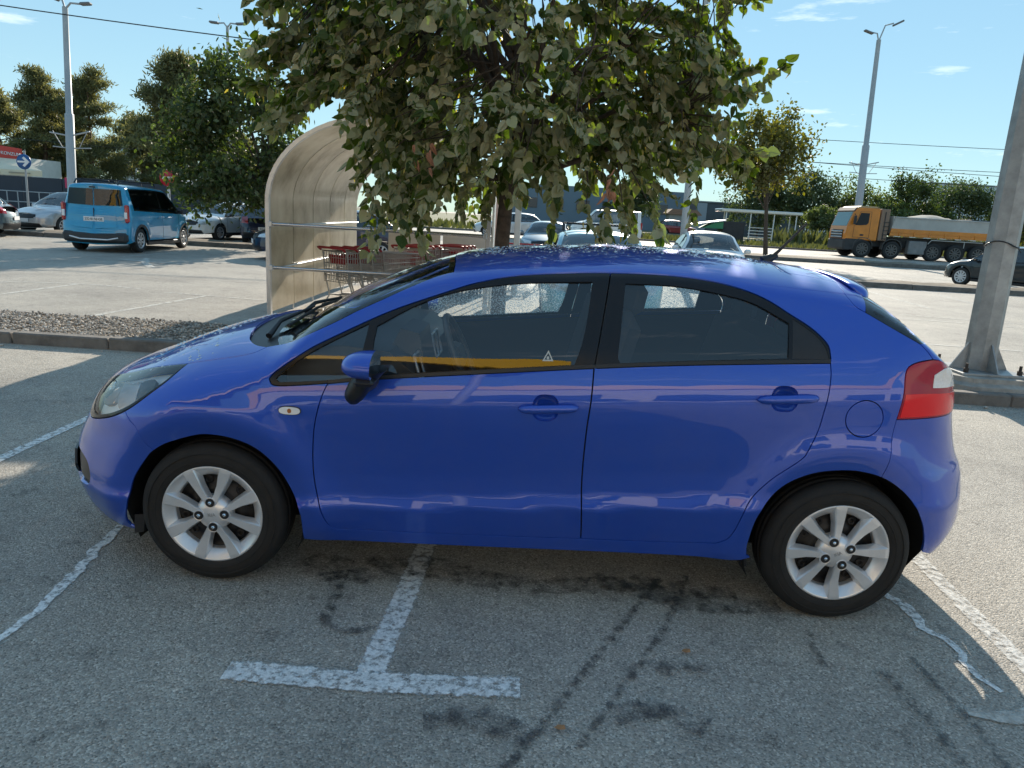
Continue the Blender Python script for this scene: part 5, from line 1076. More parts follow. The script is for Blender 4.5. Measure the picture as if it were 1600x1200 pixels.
broad_tree('linden_tree', 'dense dark linden with low crown beside the turquoise van', (-8.0, 20.6, 0), 6.1, 2.2, 2.0, .75, 15000, .18, GREEN, 21, lean=(-1.5, 0), trunk=.14)
broad_tree('young_tree', 'young yellowing street tree on the far strip left of the orange truck', (13.0, 36.9, .15), 7.9, 2.6, 2.2, 2.4, 9000, .20, YGREEN, 22, lean=(-.9, 0), trunk=.14)
for i, (x, y, H, rx, lab, m) in enumerate([(29.6, 76, 7.4, 3.2, 'leafy roadside tree behind the small white van', FARG), (34.5, 75, 6.6, 2.6, 'pale airy tree just left of the tram lamp post', LGREEN), (40.0, 76, 8.0, 3.0, 'tall dark tree above the truck cab rear', GREEN), (48.2, 81, 8.2, 3.8, 'broad green tree in front of the white warehouse', FARG), (39.2, 57, 4.9, 2.0, 'sunlit yellowish bush right of the big galvanised pole', YGREEN), (25.0, 78, 7.0, 3.4, 'dark tree behind the white canopy', FARG), (54.5, 82, 5.5, 2.6, 'low tree below the warehouse near the right edge', FARG), (44.2, 78, 4.6, 2.2, 'low bushy tree behind the tipper body', GREEN), (31.6, 66, 3.2, 1.9, 'pale weedy shrub beside the small white van', LGREEN), (26.5, 64, 3.4, 1.6, 'pale shrub at the end of the white canopy', LGREEN), (36.8, 72, 4.2, 2.2, 'pale shrub behind the truck cab', LGREEN), (52, 70, 4.4, 2.4, 'dark shrub behind the tipper tail', FARG), (11.5, 79, 6.8, 2.6, 'leafy tree half hidden behind the silver linden', FARG)]):
    broad_tree('roadside_tree', lab, (x, y, gz(y)), H, rx, rx*.9, .5, int(4200+1400*rx), .26 if y > 70 else .18, m, 40+i, trunk=.13)
def pine(label, base, H, rx, seed, z0=2.0, spread=1.0, name='pine_tree'):
    rng = np.random.default_rng(seed); t = thing(name, label, 'tree', base); mb = MB(); mb.tube([(0, 0, -.1), (.1*rng.normal(), 0, H*.4), (.2*rng.normal(), 0, H*.75), (0, 0, H)], [.24, .18, .10, .02], 7)
    P = []; D = []
    nb_ = 34
    for k in range(nb_):
        z = z0+(H-z0)*(k+.5)/nb_; L_ = rx*spread*(1.0-.72*((z-z0)/(H-z0))**1.4)*rng.uniform(.55, 1.1); a = rng.uniform(0, 6.28); tip = np.array([L_*math.cos(a), L_*math.sin(a), z+rng.uniform(-.2, .7)])
        limb(mb, (0, 0, z-.3), tip, .055, .012, rng, .08, 5, 5)
        for q in range(7):
            s_ = rng.uniform(.35, 1.0); c = np.array([0, 0, z-.3])*(1-s_)+tip*s_+rng.normal(0, .22, 3)*[1, 1, .5]; n_ = 80
            P.append(c+rng.normal(0, 1, (n_, 3))*[.38, .38, .17]); D.append(rng.normal(0, 1, (n_, 3))+[0, 0, .5])
    mb.build('trunk', BARKP, t, fix=False); P = np.concatenate(P); D = np.concatenate(D); n = len(P)
    build_leaves('crown', t, PINEM, P, D, rng.normal(0, 1, (n, 3))+[0, 0, .6], rng.uniform(.24, .48, n), False, kind='stuff', wid=.42); return t
PINEM = leafmat('pine_needles', (.15, .155, .075), (.15, .16, .085), .30)
for i, (x, y, H, rx, lab) in enumerate([(-50.5, 67, 9.6, 4.2, 'dark pine at the left edge behind the red sign'), (-45.6, 66, 11.0, 3.8, 'tall pine with spreading top left of the tall lamp post'), (-41.5, 66.5, 11.2, 3.9, 'tall pine just right of the tall lamp post'), (-41.6, 76, 8.8, 4.4, 'bushy pine behind the turquoise van'), (-37.6, 74, 8.0, 4.0, 'rounded pine right of the bushy one'), (-26.2, 51.5, 10.8, 3.2, 'feathery pine rising above the dark linden'), (-47.2, 72, 7.6, 3.6, 'low pine beneath the two tall ones'), (-33.2, 80, 8.0, 3.6, 'distant pine beside the no-entry sign')]):
    pine(lab, (x, y, gz(y)), H, rx, 70+i, z0=2.2 if i not in (5,) else 4.0)
for i, (x, y, H, rx) in enumerate([(-34, 84, 7, 3.5), (-29.5, 84, 6.5, 3.5), (-25, 84, 6.5, 3), (-54, 84, 8.5, 5), (-48, 86, 8.0, 5), (-40.5, 90, 8.2, 4.5)]):
    broad_tree('roadside_tree', ['hazy green tree behind the white hangar', 'hazy tree right of the white hangar', 'hazy tree behind the dark linden', 'broad hazy tree behind the leftmost pine', 'broad hazy tree between the two tall pines', 'hazy tree filling the gap behind the bushy pine'][i], (x, y, gz(y)), H, rx, rx, .5, 2200, .3, FARG, 90+i)
# ------------------------------------------------------------------ other vehicles
CARG = glass('car_glass_grey', (.50, .58, .60)); CARGD = glass('car_glass_dark', (.26, .30, .30), 0., .3); RIMM = mat('alloy_rim', (.5, .5, .51), .35, .6); BTYRE = mat('tyre_black', (.02, .02, .02), .8)
HEADL = mat('headlamp_glass', (.55, .58, .60), .12, .3, coat=1); TAILR = mat('tail_lamp_red', (.40, .012, .02), .15, coat=1)
def paint(name, col, metal=.3, rough=.35): return mat(name, col, rough, metal, coat=1., vary=.06, vscale=3)
def wheel_proto(rad, wd, spokes=8, rim=None):
    ty = MB(); r = rad; ty.lathe([(r*.64, -wd*.40), (r*.70, -wd*.48), (r*.86, -wd*.5), (r*.97, -wd*.42), (r, -wd*.3), (r, wd*.3), (r*.97, wd*.42), (r*.86, wd*.5), (r*.64, wd*.4)], 28, 'Y')
    rm = MB(); rm.lathe([(r*.56, -wd*.34), (r*.60, -wd*.45), (r*.66, -wd*.46), (r*.67, -wd*.36)], 28, 'Y'); rm.lathe([(.002, -wd*.42), (r*.14, -wd*.42), (r*.18, -wd*.3)], 16, 'Y')
    for k in range(spokes):
        a = 2*math.pi*k/spokes; c, s = math.cos(a), math.sin(a); vs = []
        for rr, hw in ((r*.10, r*.055), (r*.60, r*.085)):
            for t, h in ((-hw, -wd*.40), (hw, -wd*.40), (hw, -wd*.2), (-hw, -wd*.2)): vs.append((rr*c-t*s, h, rr*s+t*c))
        rm.add(vs, [(0, 1, 5, 4), (1, 2, 6, 5), (3, 0, 4, 7), (2, 3, 7, 6)])
    dk = MB(); dk.lathe([(.002, -wd*.16), (r*.6, -wd*.16), (r*.64, wd*.3)], 24, 'Y')
    return dict(tyre=ty.mesh('tyre', BTYRE), rim=rm.mesh('rim', rim or RIMM), wheel_back=dk.mesh('wheel_back', DARK))
WP = {}
def add_wheels(root, xs, y, rad, wd=.2, spokes=8, rim=None, name='wheel'):
    k = (rad, wd, spokes, rim.name if rim else '')
    if k not in WP: WP[k] = wheel_proto(rad, wd, spokes, rim)
    for x in xs:
        for sg in (-1, 1):
            w_ = bpy.data.objects.new(name, None); COL.objects.link(w_); w_.parent = root; w_.location = (x, sg*y, rad); w_.rotation_euler = (0, .3*x, 0 if sg < 0 else math.pi)
            for q in WP[k]: link(q, WP[k][q], w_)
TXT = {}
def text_mesh(s, size, m, name='lettering', ext=.003):
    cu = bpy.data.curves.new('t', 'FONT'); cu.body = s; cu.size = size; cu.align_x = 'CENTER'; cu.align_y = 'CENTER'; cu.extrude = ext; o = bpy.data.objects.new('t', cu); COL.objects.link(o)
    dg = bpy.context.evaluated_depsgraph_get(); me = bpy.data.meshes.new_from_object(o.evaluated_get(dg)); bpy.data.objects.remove(o); bpy.data.curves.remove(cu); me.name = name; me.materials.clear(); me.materials.append(m); return me
INK = mat('black_ink', (.02, .02, .02), .6)
def gcar(name, label, cat_, loc, heading, pm, L_=4.0, W=1.74, H=1.47, wb=2.55, fo=.82, nose=.72, hood=.96, cowl=-.95, rf=-.15, rr=1.25, rb=1.85, tail=.98, belt0=.88, belt1=.99, bx=.15, rad=.31, gm=None, van=False, group=None, plate=None, rearlamp=(.72, 1.02), headl=(.58, .74), hood_dark=False, rails=False, clad=False, spokes=8, rim=None, hw=.62):
    """heading: direction the front points to, as an angle from +x"""
    gm = gm or CARG; hl = L_/2; fxx = -hl+fo; rxx = fxx+wb; root = thing(name, label, cat_, loc, heading-math.pi, group); k = W/1.722; kz = H/1.45
    sec = ([0, .12, .2, .3, .45, .6, .75, .85, belt0+.02, belt0+.12, H-.25, H-.08, H+.05], [W/2-.10, W/2-.07, W/2-.03, W/2-.008, W/2-.012, W/2-.004, W/2, W/2-.008, W/2-.02, W/2-.055, hw*k+.06, hw*k, hw*k-.04])
    if van: sec = ([0, .2, .3, .7, 1.0, 1.2, H-.25, H+.1], [W/2-.08, W/2-.03, W/2-.008, W/2, W/2-.01, W/2-.04, W/2-.14, W/2-.20])
    zt = ([-hl-.1, -hl+.06, -hl+.30, (cowl-hl+.3)/2, cowl, (cowl+rf)/2, rf, (rf+rr)/2, rr, rb, hl+.1], [nose-.3, nose-.04, nose+.06, .5*(nose+.06+hood)+.03, hood, (hood+H)/2+.03, H-.04, H, H-(.06 if not van else .02), tail if not van else H-.08, tail-.25 if not van else H-.2])
    P = dict(sec=sec, zt=zt, ht=([-hl, -hl+.3, cowl-.1, cowl+.1, rf, rr, hl], [.10, .14, .14, .10, .11, .11, .08]), shear=.0 if van else .05,
             xf=([0, .2, .35, .5, .7, .9, 2.3], [-hl+.22, -hl+.06, -hl, -hl+.01, -hl+.06, -hl+.10, -hl+.10]), xr=([0, .2, .4, .6, .8, 1.0, 1.2, 2.3], [hl-.16, hl-.07, hl, hl-.01, hl-.05, hl-.07, hl-.10, hl-.14]),
             lf=.75, nf=2.4, lr=.45 if not van else .22, nr=2.8, flare=[(fxx, rad, rad+.12, .014, .08), (rxx, rad, rad+.12, .014, .08)])
    S = Surf(P); sm = lambda x: float(S.smax(x)); z1 = lambda x: float(S.zt(x)-S.ht(x))
    fx = lambda z: float(pchip(*P['xf'], z)); rx = lambda z: float(pchip(*P['xr'], z)); ar = rad+.05
    def arc(cx): return [(cx+ar*math.cos(a), max(.2, rad+ar*math.sin(a))) for a in np.linspace(math.pi, 0, 15)]
    zb = .2
    xt0 = -hl+.13; xt1 = min(hl-.07, rb+.05) if not van else hl-.11
    low = cat([(fx(zb), zb)], arc(fxx), arc(rxx), [(rx(zb), zb)])
    up = cat([(rx(z), z) for z in np.arange(zb, min(z1(xt1), 2.), .06)], line((xt1, max(z1(xt1), .5)), (xt1, sm(xt1)), .08), [(x, sm(x)) for x in np.arange(xt1, xt0, -.08)], line((xt0, sm(xt0)), (xt0, max(.45, z1(xt0))), .08), [(fx(z), z) for z in np.arange(max(.45, z1(xt0)), zb, -.05)])
    body = cat(low, up)
    # glass outlines
    tops = []; xs_ = np.arange(cowl+.12, rb-.02, .03)
    for x in xs_:
        b_ = belt0+(belt1-belt0)*(x-cowl)/(rb-cowl); tt = z1(x)+(.035 if not van else .0)
        if van and x > hl-.42: continue
        if tt > b_+.03: tops.append((x, tt))
    xa, xb = tops[0][0], tops[-1][0]; be = lambda x: belt0+(belt1-belt0)*(x-cowl)/(rb-cowl)
    dlo = cat([(xa-.10, be(xa))], tops, [(xb+(.0 if van else .06), be(xb))], line((xb, be(xb)), (xa, be(xa)), .1))
    wlo, whi = cowl+.08, rf-.02; wsd = [(x, z1(x)+.10) for x in np.arange(wlo, whi+.01, .05)]
    wsp = cat([(wlo-.10, sm(wlo-.10)), (wlo, z1(wlo)+.10)], wsd, [(whi-.03, sm(whi-.03))], [(x, sm(x)) for x in np.arange(whi-.05, wlo-.10, -.05)])
    holes = [dlo, wsp]
    rgp = None
    if not van and rb-rr > .15:
        rlo, rhi = rb-.03, rr+.06; rgp = cat([(x, z1(x)+.09) for x in np.arange(rhi, rlo, .04)], [(rlo, sm(rlo))], [(x, sm(x)) for x in np.arange(rlo-.03, rhi, -.04)], [(rhi, sm(rhi))]); holes.append(rgp)
    patch(S, 'body', pm, body, holes, root, join=True, res=.07, lip=.03)
    sl = .035
    ins = inset(dlo, sl); xbp = bx
    g1 = [p for p in ins if p[0] < xbp-.03]; g2 = [p for p in ins if p[0] > xbp+.03]
    def clip(pl, x, keep_less):
        o = []; n = len(pl)
        for i in range(n):
            a, b = pl[i], pl[(i+1) % n]; ina = (a[0] < x) == keep_less; inb = (b[0] < x) == keep_less
            if ina: o.append(a)
            if ina != inb: t = (x-a[0])/(b[0]-a[0]); o.append((x, a[1]+(b[1]-a[1])*t))
        return o
    g1 = clip(ins, xbp-.035, True); g2 = clip(ins, xbp+.035, False)
    patch(S, 'window_frame', GLOSSB, dlo, [g for g in (g1, g2) if len(g) > 2], root, off=-.004, sides=(-1, 1), res=.08, lip=0)
    for g in (g1, g2):
        if len(g) > 2: patch(S, 'side_window', gm, g, [], root, off=-.008, sides=(-1, 1), lip=0, res=.1)
    patch(S, 'windscreen', CARG, wsp, [], root, off=-.004, join=True, lip=0, res=.1)
    if rgp: patch(S, 'rear_window', gm, rgp, [], root, off=-.004, join=True, lip=0, res=.1)
    fm, rm = front_map(S), front_map(S, True); yw = W/2
    hls = patch(S, 'headlamp', HEADL, dens([(yw*.52, headl[0]+.02), (yw*.80, headl[0]+.03), (yw*.93, headl[1]-.02), (yw*.90, headl[1]), (yw*.55, headl[1]-.05)], .05), [], root, off=.006, sides=(-1, 1), map3=fm, lip=.01, res=.06)
    patch(S, 'grille', TRIM, dens([(0, headl[0]-.02), (yw*.46, headl[0]), (yw*.50, headl[1]-.06), (0, headl[1]-.06)], .05), [], root, off=.005, join=True, map3=fm, lip=.01, res=.08)
    patch(S, 'lower_grille', TRIM, dens([(0, .24), (yw*.72, .26), (yw*.66, .38), (0, .40)], .05), [], root, off=.005, join=True, map3=fm, lip=.01, res=.08)
    if not van: patch(S, 'tail_lamp', TAILR, dens([(yw*.66, rearlamp[0]), (yw*.93, rearlamp[0]+.02), (yw*.91, rearlamp[1]-.02), (yw*.70, rearlamp[1])], .05), [], root, off=.006, sides=(-1, 1), map3=rm, lip=.01, res=.06)
    patch(S, 'rear_bumper_insert', TRIM, dens([(0, .24), (yw*.86, .26), (yw*.88, .44), (0, .42)], .05), [], root, off=.005, join=True, map3=rm, lip=.01, res=.08)
    for mp_, zz, sgn in ((fm, .42, -1), (rm, .52 if not van else .80, 1)):
        pp = dens([(0, zz), (.26, zz), (.26, zz+.115), (0, zz+.115)], .05); V = np.array([(.0, zz+.057)]); X, N = mp_(V)
        mb = MB(); mb.box((float(X[0, 0])+sgn*.012, 0, zz+.057), (.014, .52, .115), bev=.003); po = mb.build('number_plate', PLATEW, root)
        if plate and sgn == 1:
            tm = text_mesh(plate, .088, INK); link('lettering', tm, po, (float(X[0, 0])+.021, 0, zz+.053), (R(90), 0, R(90)))
    if van:
        X, N = rm(np.array([(.3, 1.0)])); xr_ = float(X[0, 0]); ht_ = H-.16
        patch(S, 'rear_window', CARGD, dens([(.012, belt1+.08), (yw*.80, belt1+.10), (yw*.74, ht_), (.012, ht_)], .06), [], root, off=.006, sides=(-1, 1), map3=rm, lip=.008, res=.08)
        patch(S, 'door_pressing', pm, dens([(.03, .62), (yw*.66, .66), (yw*.62, .96), (.03, .96)], .06), [], root, off=.008, sides=(-1, 1), map3=rm, lip=.01, res=.08)
        for sg in (-1, 1):
            pass
        mb = MB(); mb.box((xr_+.010, 0, .84), (.014, .014, .60)); mb.build('door_gap', TRIM, root)
        for sg in (-1, 1):
            mb = MB(); mb.box((xr_-.075, sg*(yw-.075), 1.02), (.12, .10, .46), bev=.03); mb.build('tail_lamp', TAILR, root)
            mb = MB(); mb.box((xr_-.030, sg*(yw-.085), .98), (.04, .075, .17), bev=.01); mb.build('reverse_lens', WHITEL, root)
        mb = MB(); mb.box((xr_-.06, 0, .40), (.30, W*.94, .26), bev=.06); mb.build('rear_bumper', mat('grey_plastic', (.035, .037, .040), .6), root)
        mb = MB(); mb.tube([(xr_+.08, -.62, .40), (xr_+.095, -.35, .34), (xr_+.095, .35, .34), (xr_+.08, .62, .40)], .022, 8); mb.build('skid_bar', SILVER, root)
        mb = MB(); mb.box((xr_+.0, 0, 1.66), (.02, .16, .035), bev=.006); mb.build('brake_light', TRIM, root)
    for sg in (-1, 1):
        mb = MB(); mb.box((xa+.18, sg*(yw+.09), belt0+.08), (.10, .18, .13), bev=.04); mb.box((xa+.18, sg*(yw-.02), belt0+.03), (.06, .14, .04), bev=.01); mb.build('door_mirror', TRIM if van or hood_dark else pm, root)
        for hx in ((bx-.20, rxx-.42) if not van else (bx-.2, bx+.25)):
            p = S.pt(hx, .80 if not van else .92); mb = MB(); mb.box((hx, sg*(abs(float(p[1]))+.018), float(p[2])), (.17, .03, .028), bev=.010); mb.build('door_handle', pm, root)
        for gx in ((xa+.03, bx, rxx-.12) if not van else (xa+.1, bx)):
            zz = np.linspace(.30, be(gx)-.01, 8); pp = [S.pt(gx+.05*(1-math.sin(math.pi*min(1, max(0, (z-.3)/.7))))*0, z) for z in zz]; mb = MB(); mb.tube([(q[0], sg*(abs(q[1])+.0005), q[2]) for q in pp], .0045, 4, cap=False); mb.build('door_gap', DARK, root)
        p = S.pt(0, .24); mb = MB(); mb.box(((fxx+rxx)/2, sg*(yw-.035), .24), (wb-2*ar, .06, .10), bev=.015); mb.build('sill_strip', TRIM, root)
        if clad:
            for cx in (fxx, rxx):
                vs = []; an = np.linspace(math.pi+.1, -.1, 15)
                for a in an:
                    for rr_ in (ar-.01, ar+.06): x_, z_ = cx+rr_*math.cos(a), rad+rr_*math.sin(a); q = S.pt(x_, max(.2, z_)); vs.append((x_, sg*(abs(float(q[1]))+.010), max(.2, z_)))
                mb = MB(); mb.add(vs, [(2*i, 2*i+1, 2*i+3, 2*i+2) for i in range(14)], True); mb.build('arch_cladding', MATS['grey_plastic'], root)
        if rails:
            mb = MB(); y_ = sg*(hw*k-.06); mb.tube([(rf+.15, y_, H-.02), (rf+.22, y_, H+.07), (rr-.15, y_, H+.065), (rr-.05, y_, H-.03)], .020, 8); mb.build('roof_rail', TRIM, root)
    if rails:
        for x in (rf+.45, rr-.40):
            mb = MB(); mb.box((x, 0, H+.085), (.06, 2*(hw*k-.03), .03), bev=.01); mb.build('cross_bar', TRIM, root)
    add_wheels(root, (fxx, rxx), yw-.12, rad, .2, spokes, rim)
    mb = MB(); mb.box((0, 0, .36), (L_-.7, W-.5, .24)); mb.box((fxx, 0, .45), (.7, W-.62, .3)); mb.box((rxx, 0, .45), (.7, W-.62, .3)); mb.build('underbody', DARK, root)
    mb = MB(); mb.box((xa+.10, 0, belt0-.08), (.5, W-.34, .22), bev=.05); mb.build('dashboard', CLOTH, root)
    for sx in (.05, .85):
        for sg in (-1, 1):
            mb = MB(); mb.box((bx+sx-.15, sg*.36, .78), (.16, .5, .62), Matrix.Rotation(R(12), 3, 'Y'), bev=.05); mb.box((bx+sx-.06, sg*.36, 1.17), (.10, .26, .18), bev=.04); mb.build('seat', CLOTH, root)
    return root
H_ = lambda a: R(a)
TURQ = paint('turquoise_paint', (.0, .26, .46), .1); SILV = paint('silver_paint', (.42, .43, .44), .6); GREYP = paint('grey_green_paint', (.11, .14, .15), .5); NAVY = paint('navy_paint', (.010, .014, .045), .3); WHITE = paint('white_paint', (.72, .72, .70), .0); BLACKP = paint('black_green_paint', (.012, .016, .018), .3); LBLUE = paint('light_blue_paint', (.16, .42, .52), .3); BGREY = paint('blue_grey_paint', (.10, .17, .22), .4); REDC = paint('dark_red_paint', (.22, .012, .02), .2); SILV2 = paint('pale_silver_paint', (.50, .51, .52), .4)
V = gcar('small_van', 'turquoise high-roofed van with black roof rails, seen from behind', 'van', (-11.45, 17.5, 0), R(93), TURQ, L_=4.36, W=1.76, H=1.78, wb=2.81, fo=.80, nose=.90, hood=1.12, cowl=-1.20, rf=-.35, rr=1.95, rb=2.12, tail=1.5, belt0=1.02, belt1=1.12, bx=.10, rad=.325, gm=CARGD, van=True, plate='ZG·8156·GE', headl=(.70, .88), rails=True, clad=True, hw=.60)
gcar('parked_car', 'pale silver hatchback with its nose out, left of the turquoise van', 'car', (-16.75, 23.2, 0), R(-104), SILV, L_=4.2, W=1.75, H=1.50, wb=2.61, fo=.88, nose=.72, hood=.98, cowl=-1.02, rf=-.20, rr=1.35, rb=1.98, rad=.31, headl=(.55, .74))
gcar('parked_car', 'grey-green car cut off by the left edge, only a wheel and corner in view', 'car', (-18.35, 18.9, 0), R(200), GREYP, L_=4.25, W=1.78, H=1.48, rad=.325, spokes=10)
gcar('parked_car', 'white hatchback with black mirrors under the dark linden', 'car', (-12.15, 25.3, 0), R(-104), WHITE, L_=4.2, W=1.76, H=1.46, wb=2.62, fo=.86, nose=.74, hood=.98, cowl=-1.0, hood_dark=True, headl=(.56, .74))
gcar('parked_car', 'dark navy car parked tail out under the dark linden', 'car', (-10.05, 24.7, 0), R(106), NAVY, L_=4.3, W=1.80, H=1.45, plate='ZG·5299·JE', rearlamp=(.74, .98))
gcar('parked_car', 'navy car whose nose peeks out beside the trolley shelter frame', 'car', (-5.75, 17.3, 0), R(205), NAVY, L_=4.1, W=1.75, H=1.46, headl=(.58, .76))
gcar('parked_car', 'black hatchback driving past behind the big galvanised pole', 'car', (16.95, 22.3, .0), R(118), BLACKP, L_=4.42, W=1.80, H=1.50, wb=2.68, fo=.92, nose=.74, hood=1.0, cowl=-1.1, rf=-.30, rr=1.35, rb=2.05, rad=.325, rim=mat('bright_rim', (.62, .62, .62), .4, .2), spokes=10)
gcar('parked_car', 'white hatchback facing the viewer right of the grey post', 'car', (4.95, 16.9, 0), R(-97), WHITE, L_=4.1, W=1.72, H=1.44, nose=.74, hood=.98)
gcar('parked_car', 'light blue car with roof bars right behind the blue hatchback', 'car', (1.05, 8.0, 0), R(-92), LBLUE, L_=4.0, W=1.72, H=1.40, rails=True)
gcar('parked_car', 'blue-grey car facing the viewer between trunk and light blue car', 'car', (.72, 25.2, 0), R(-95), BGREY, L_=4.5, W=1.82, H=1.42)
gcar('parked_car', 'silver car side-on in the distance right of the tree trunk', 'car', (-1.1, 39.0, .28), R(180), SILV2, L_=4.3, W=1.78, H=1.45)
gcar('delivery_van', 'white van far off behind the light blue car', 'van', (5.2, 47.2, .3), R(180), WHITE, L_=4.9, W=1.9, H=2.0, wb=3.0, fo=.9, nose=.95, hood=1.2, cowl=-1.5, rf=-.75, rr=2.2, rb=2.38, tail=1.6, belt0=1.1, belt1=1.15, bx=-.2, rad=.33, van=True)
gcar('parked_car', 'dark red car far off left of the grey post', 'car', (14.3, 68.6, .5), R(0), REDC, L_=4.3, W=1.8, H=1.5)
gcar('delivery_van', 'small white van among bushes left of the orange truck', 'van', (42.8, 106, .78), R(-60), WHITE, L_=5.2, W=2.0, H=2.4, wb=3.3, fo=.95, nose=1.05, hood=1.35, cowl=-1.7, rf=-.9, rr=2.3, rb=2.52, tail=1.8, belt0=1.25, belt1=1.3, bx=-.5, rad=.35, van=True, hw=.7)
gcar('parked_car', 'white hatchback parked behind the viewer, mirrored in the blue doors', 'car', (-4.6, -12.5, 0), R(96), WHITE, L_=4.1, W=1.74, H=1.46)
gcar('parked_car', 'silver hatchback parked behind the viewer, mirrored in the blue doors', 'car', (1.1, -13.0, 0), R(88), SILV, L_=4.2, W=1.76, H=1.48)
gcar('parked_car', 'red hatchback parked behind the viewer, mirrored in the blue wing', 'car', (-9.8, -12.0, 0), R(92), paint('bright_red_paint', (.42, .02, .02), .1), L_=4.0, W=1.72, H=1.47)
# ------------------------------------------------------------------ the orange tipper truck
ORANGE = mat('truck_orange', (.62, .195, .006), .45, coat=.4, vary=.15, vscale=1.5); TGREY = mat('tipper_grey', (.42, .41, .38), .6, vary=.12, vscale=1.2); TDARK = mat('truck_dark', (.035, .036, .038), .7, vary=.3, vscale=2); DUST = mat('dusty_wheel', (.10, .095, .09), .85); CABR = mat('dusty_brown', (.25, .17, .12), .8)
def truck():
    t = thing('tipper_truck', 'orange four-axle tipper truck with grey loaded body on the road', 'truck', (18.85, 42.2, .29), 0)
    mb = MB()                                            # cab: profile in x-z extruded across, front at x = 0
    prof = [(.06, 1.00), (.03, 1.35), (.10, 1.78), (.42, 2.62), (.58, 2.84), (1.05, 2.90), (2.20, 2.88), (2.24, 2.80), (2.24, .98)]
    mb.prism(prof, -1.22, 1.22, 'Y'); c = mb.build('cab', ORANGE, t); bv = c.modifiers.new('b', 'BEVEL'); bv.width = .07; bv.segments = 3
    mb = MB(); mb.prism([(.55, 2.86), (.90, 2.98), (1.9, 2.99), (2.2, 2.90)], -1.15, 1.15, 'Y'); mb.build('roof', mat('cab_roof', (.45, .33, .18), .6), t)
    mb = MB(); mb.prism([(.385, 2.70), (.56, 2.90), (.62, 2.90), (.45, 2.62)], -1.2, 1.2, 'Y'); mb.build('sun_visor', TDARK, t)
    mb = MB(); mb.prism([(.10, 1.80), (.115, 1.78), (.435, 2.60), (.41, 2.62)], -1.08, 1.08, 'Y'); mb.v = [(v[0]-.012, v[1], v[2]) for v in mb.v]; mb.build('windscreen', mat('truck_glass', (.10, .20, .21), .25), t)
    for sg in (-1, 1):
        mb = MB(); mb.prism([(.62, 1.86), (.72, 2.10), (.90, 2.58), (1.50, 2.58), (1.50, 2.02), (1.38, 1.90), (1.0, 1.86)], sg*1.20, sg*1.235, 'Y'); mb.build('side_window', mat('truck_side_glass', (.02, .025, .03), .3, spec=.2), t)
        mb = MB(); mb.tube([(.55, sg*1.224, 1.15), (.55, sg*1.224, 1.75), (.86, sg*1.224, 2.66), (1.62, sg*1.224, 2.66), (1.66, sg*1.224, 1.15), (.55, sg*1.224, 1.15)], .010, 4, cap=False); mb.build('door_gap', TDARK, t)
        mb = MB(); mb.box((1.15, sg*1.235, 1.30), (.24, .03, .10), bev=.01); mb.build('door_handle', TDARK, t)
        mb = MB(); mb.box((.46, sg*1.42, 2.15), (.14, .22, .52), bev=.04); mb.tube([(.5, sg*1.2, 2.5), (.47, sg*1.36, 2.45)], .025, 6); mb.build('door_mirror', TDARK, t)
        mb = MB(); mb.box((.05, sg*.92, .62), (.10, .36, .24), bev=.04); mb.build('headlamp', HEADL, t)
        # chassis sides: mudguards, fuel tank, steps
        for cx in (1.34, 3.37):
            an = np.linspace(math.pi, 0, 9); vs = []
            for a in an:
                for y_ in (sg*1.24, sg*.88): vs.append((cx+.66*math.cos(a), y_, .52+.62*max(0, math.sin(a))**.7))
            m2 = MB(); m2.add(vs, [(2*k, 2*k+1, 2*k+3, 2*k+2) for k in range(8)]); o = m2.build('mudguard', DUST, t, fix=False); q = o.modifiers.new('s', 'SOLIDIFY'); q.thickness = .03
        mb = MB(); mb.box((5.15, sg*1.02, .72), (1.25, .42, .80), bev=.05); mb.build('fuel_tank', mat('tank_grey', (.20, .20, .20), .5, vary=.2, vscale=3), t)
        mb = MB(); mb.tube([(5.85, sg*1.16, .98), (6.05, sg*1.16, 1.22), (9.6, sg*1.16, 1.22)], .035, 6); mb.tube([(8.35, sg*1.16, 1.22), (8.35, sg*1.16, .85)], .03, 6); mb.build('side_guard', TGREY, t)
        for k in range(5):
            mb = MB(); mb.box((2.75+.0*k, sg*1.20, 1.15+.24*k), (.36, .05, .04)); mb.build('ladder_rung', TDARK, t)
    mb = MB(); mb.box((.30, 0, .72), (.62, 2.44, .68), bev=.12); mb.build('bumper', TDARK, t)
    mb = MB(); mb.box((.02, 0, 1.30), (.05, 1.7, .52), bev=.02); mb.build('grille', TDARK, t)
    for k in range(3):
        mb = MB(); mb.box((-.01, 0, 1.14+.16*k), (.03, 1.6, .05), bev=.01); mb.build('grille_bar', CHROME, t)
    for sg in (-1, 1):
        mb = MB(); mb.box((.05, sg*.0, 1.30), (.02, .02, .02)); 
        mb = MB(); mb.prism([(.08, .42), (1.35, .42), (1.35, 1.06), (.08, 1.06)], sg*1.18, sg*1.225, 'Y'); mb.build('lower_side_panel', TDARK, t)
    mb = MB(); mb.box((2.62, 0, 1.95), (.62, 2.35, 1.85), bev=.03); mb.build('cab_rear_box', CABR, t)
    mb = MB(); mb.box((2.62, -1.19, 1.9), (.05, .03, 1.6)); mb.build('exhaust_stack', TDARK, t)
    mb = MB(); mb.box((6.4, 0, .98), (9.4, 1.5, .62)); mb.build('chassis', TDARK, t)
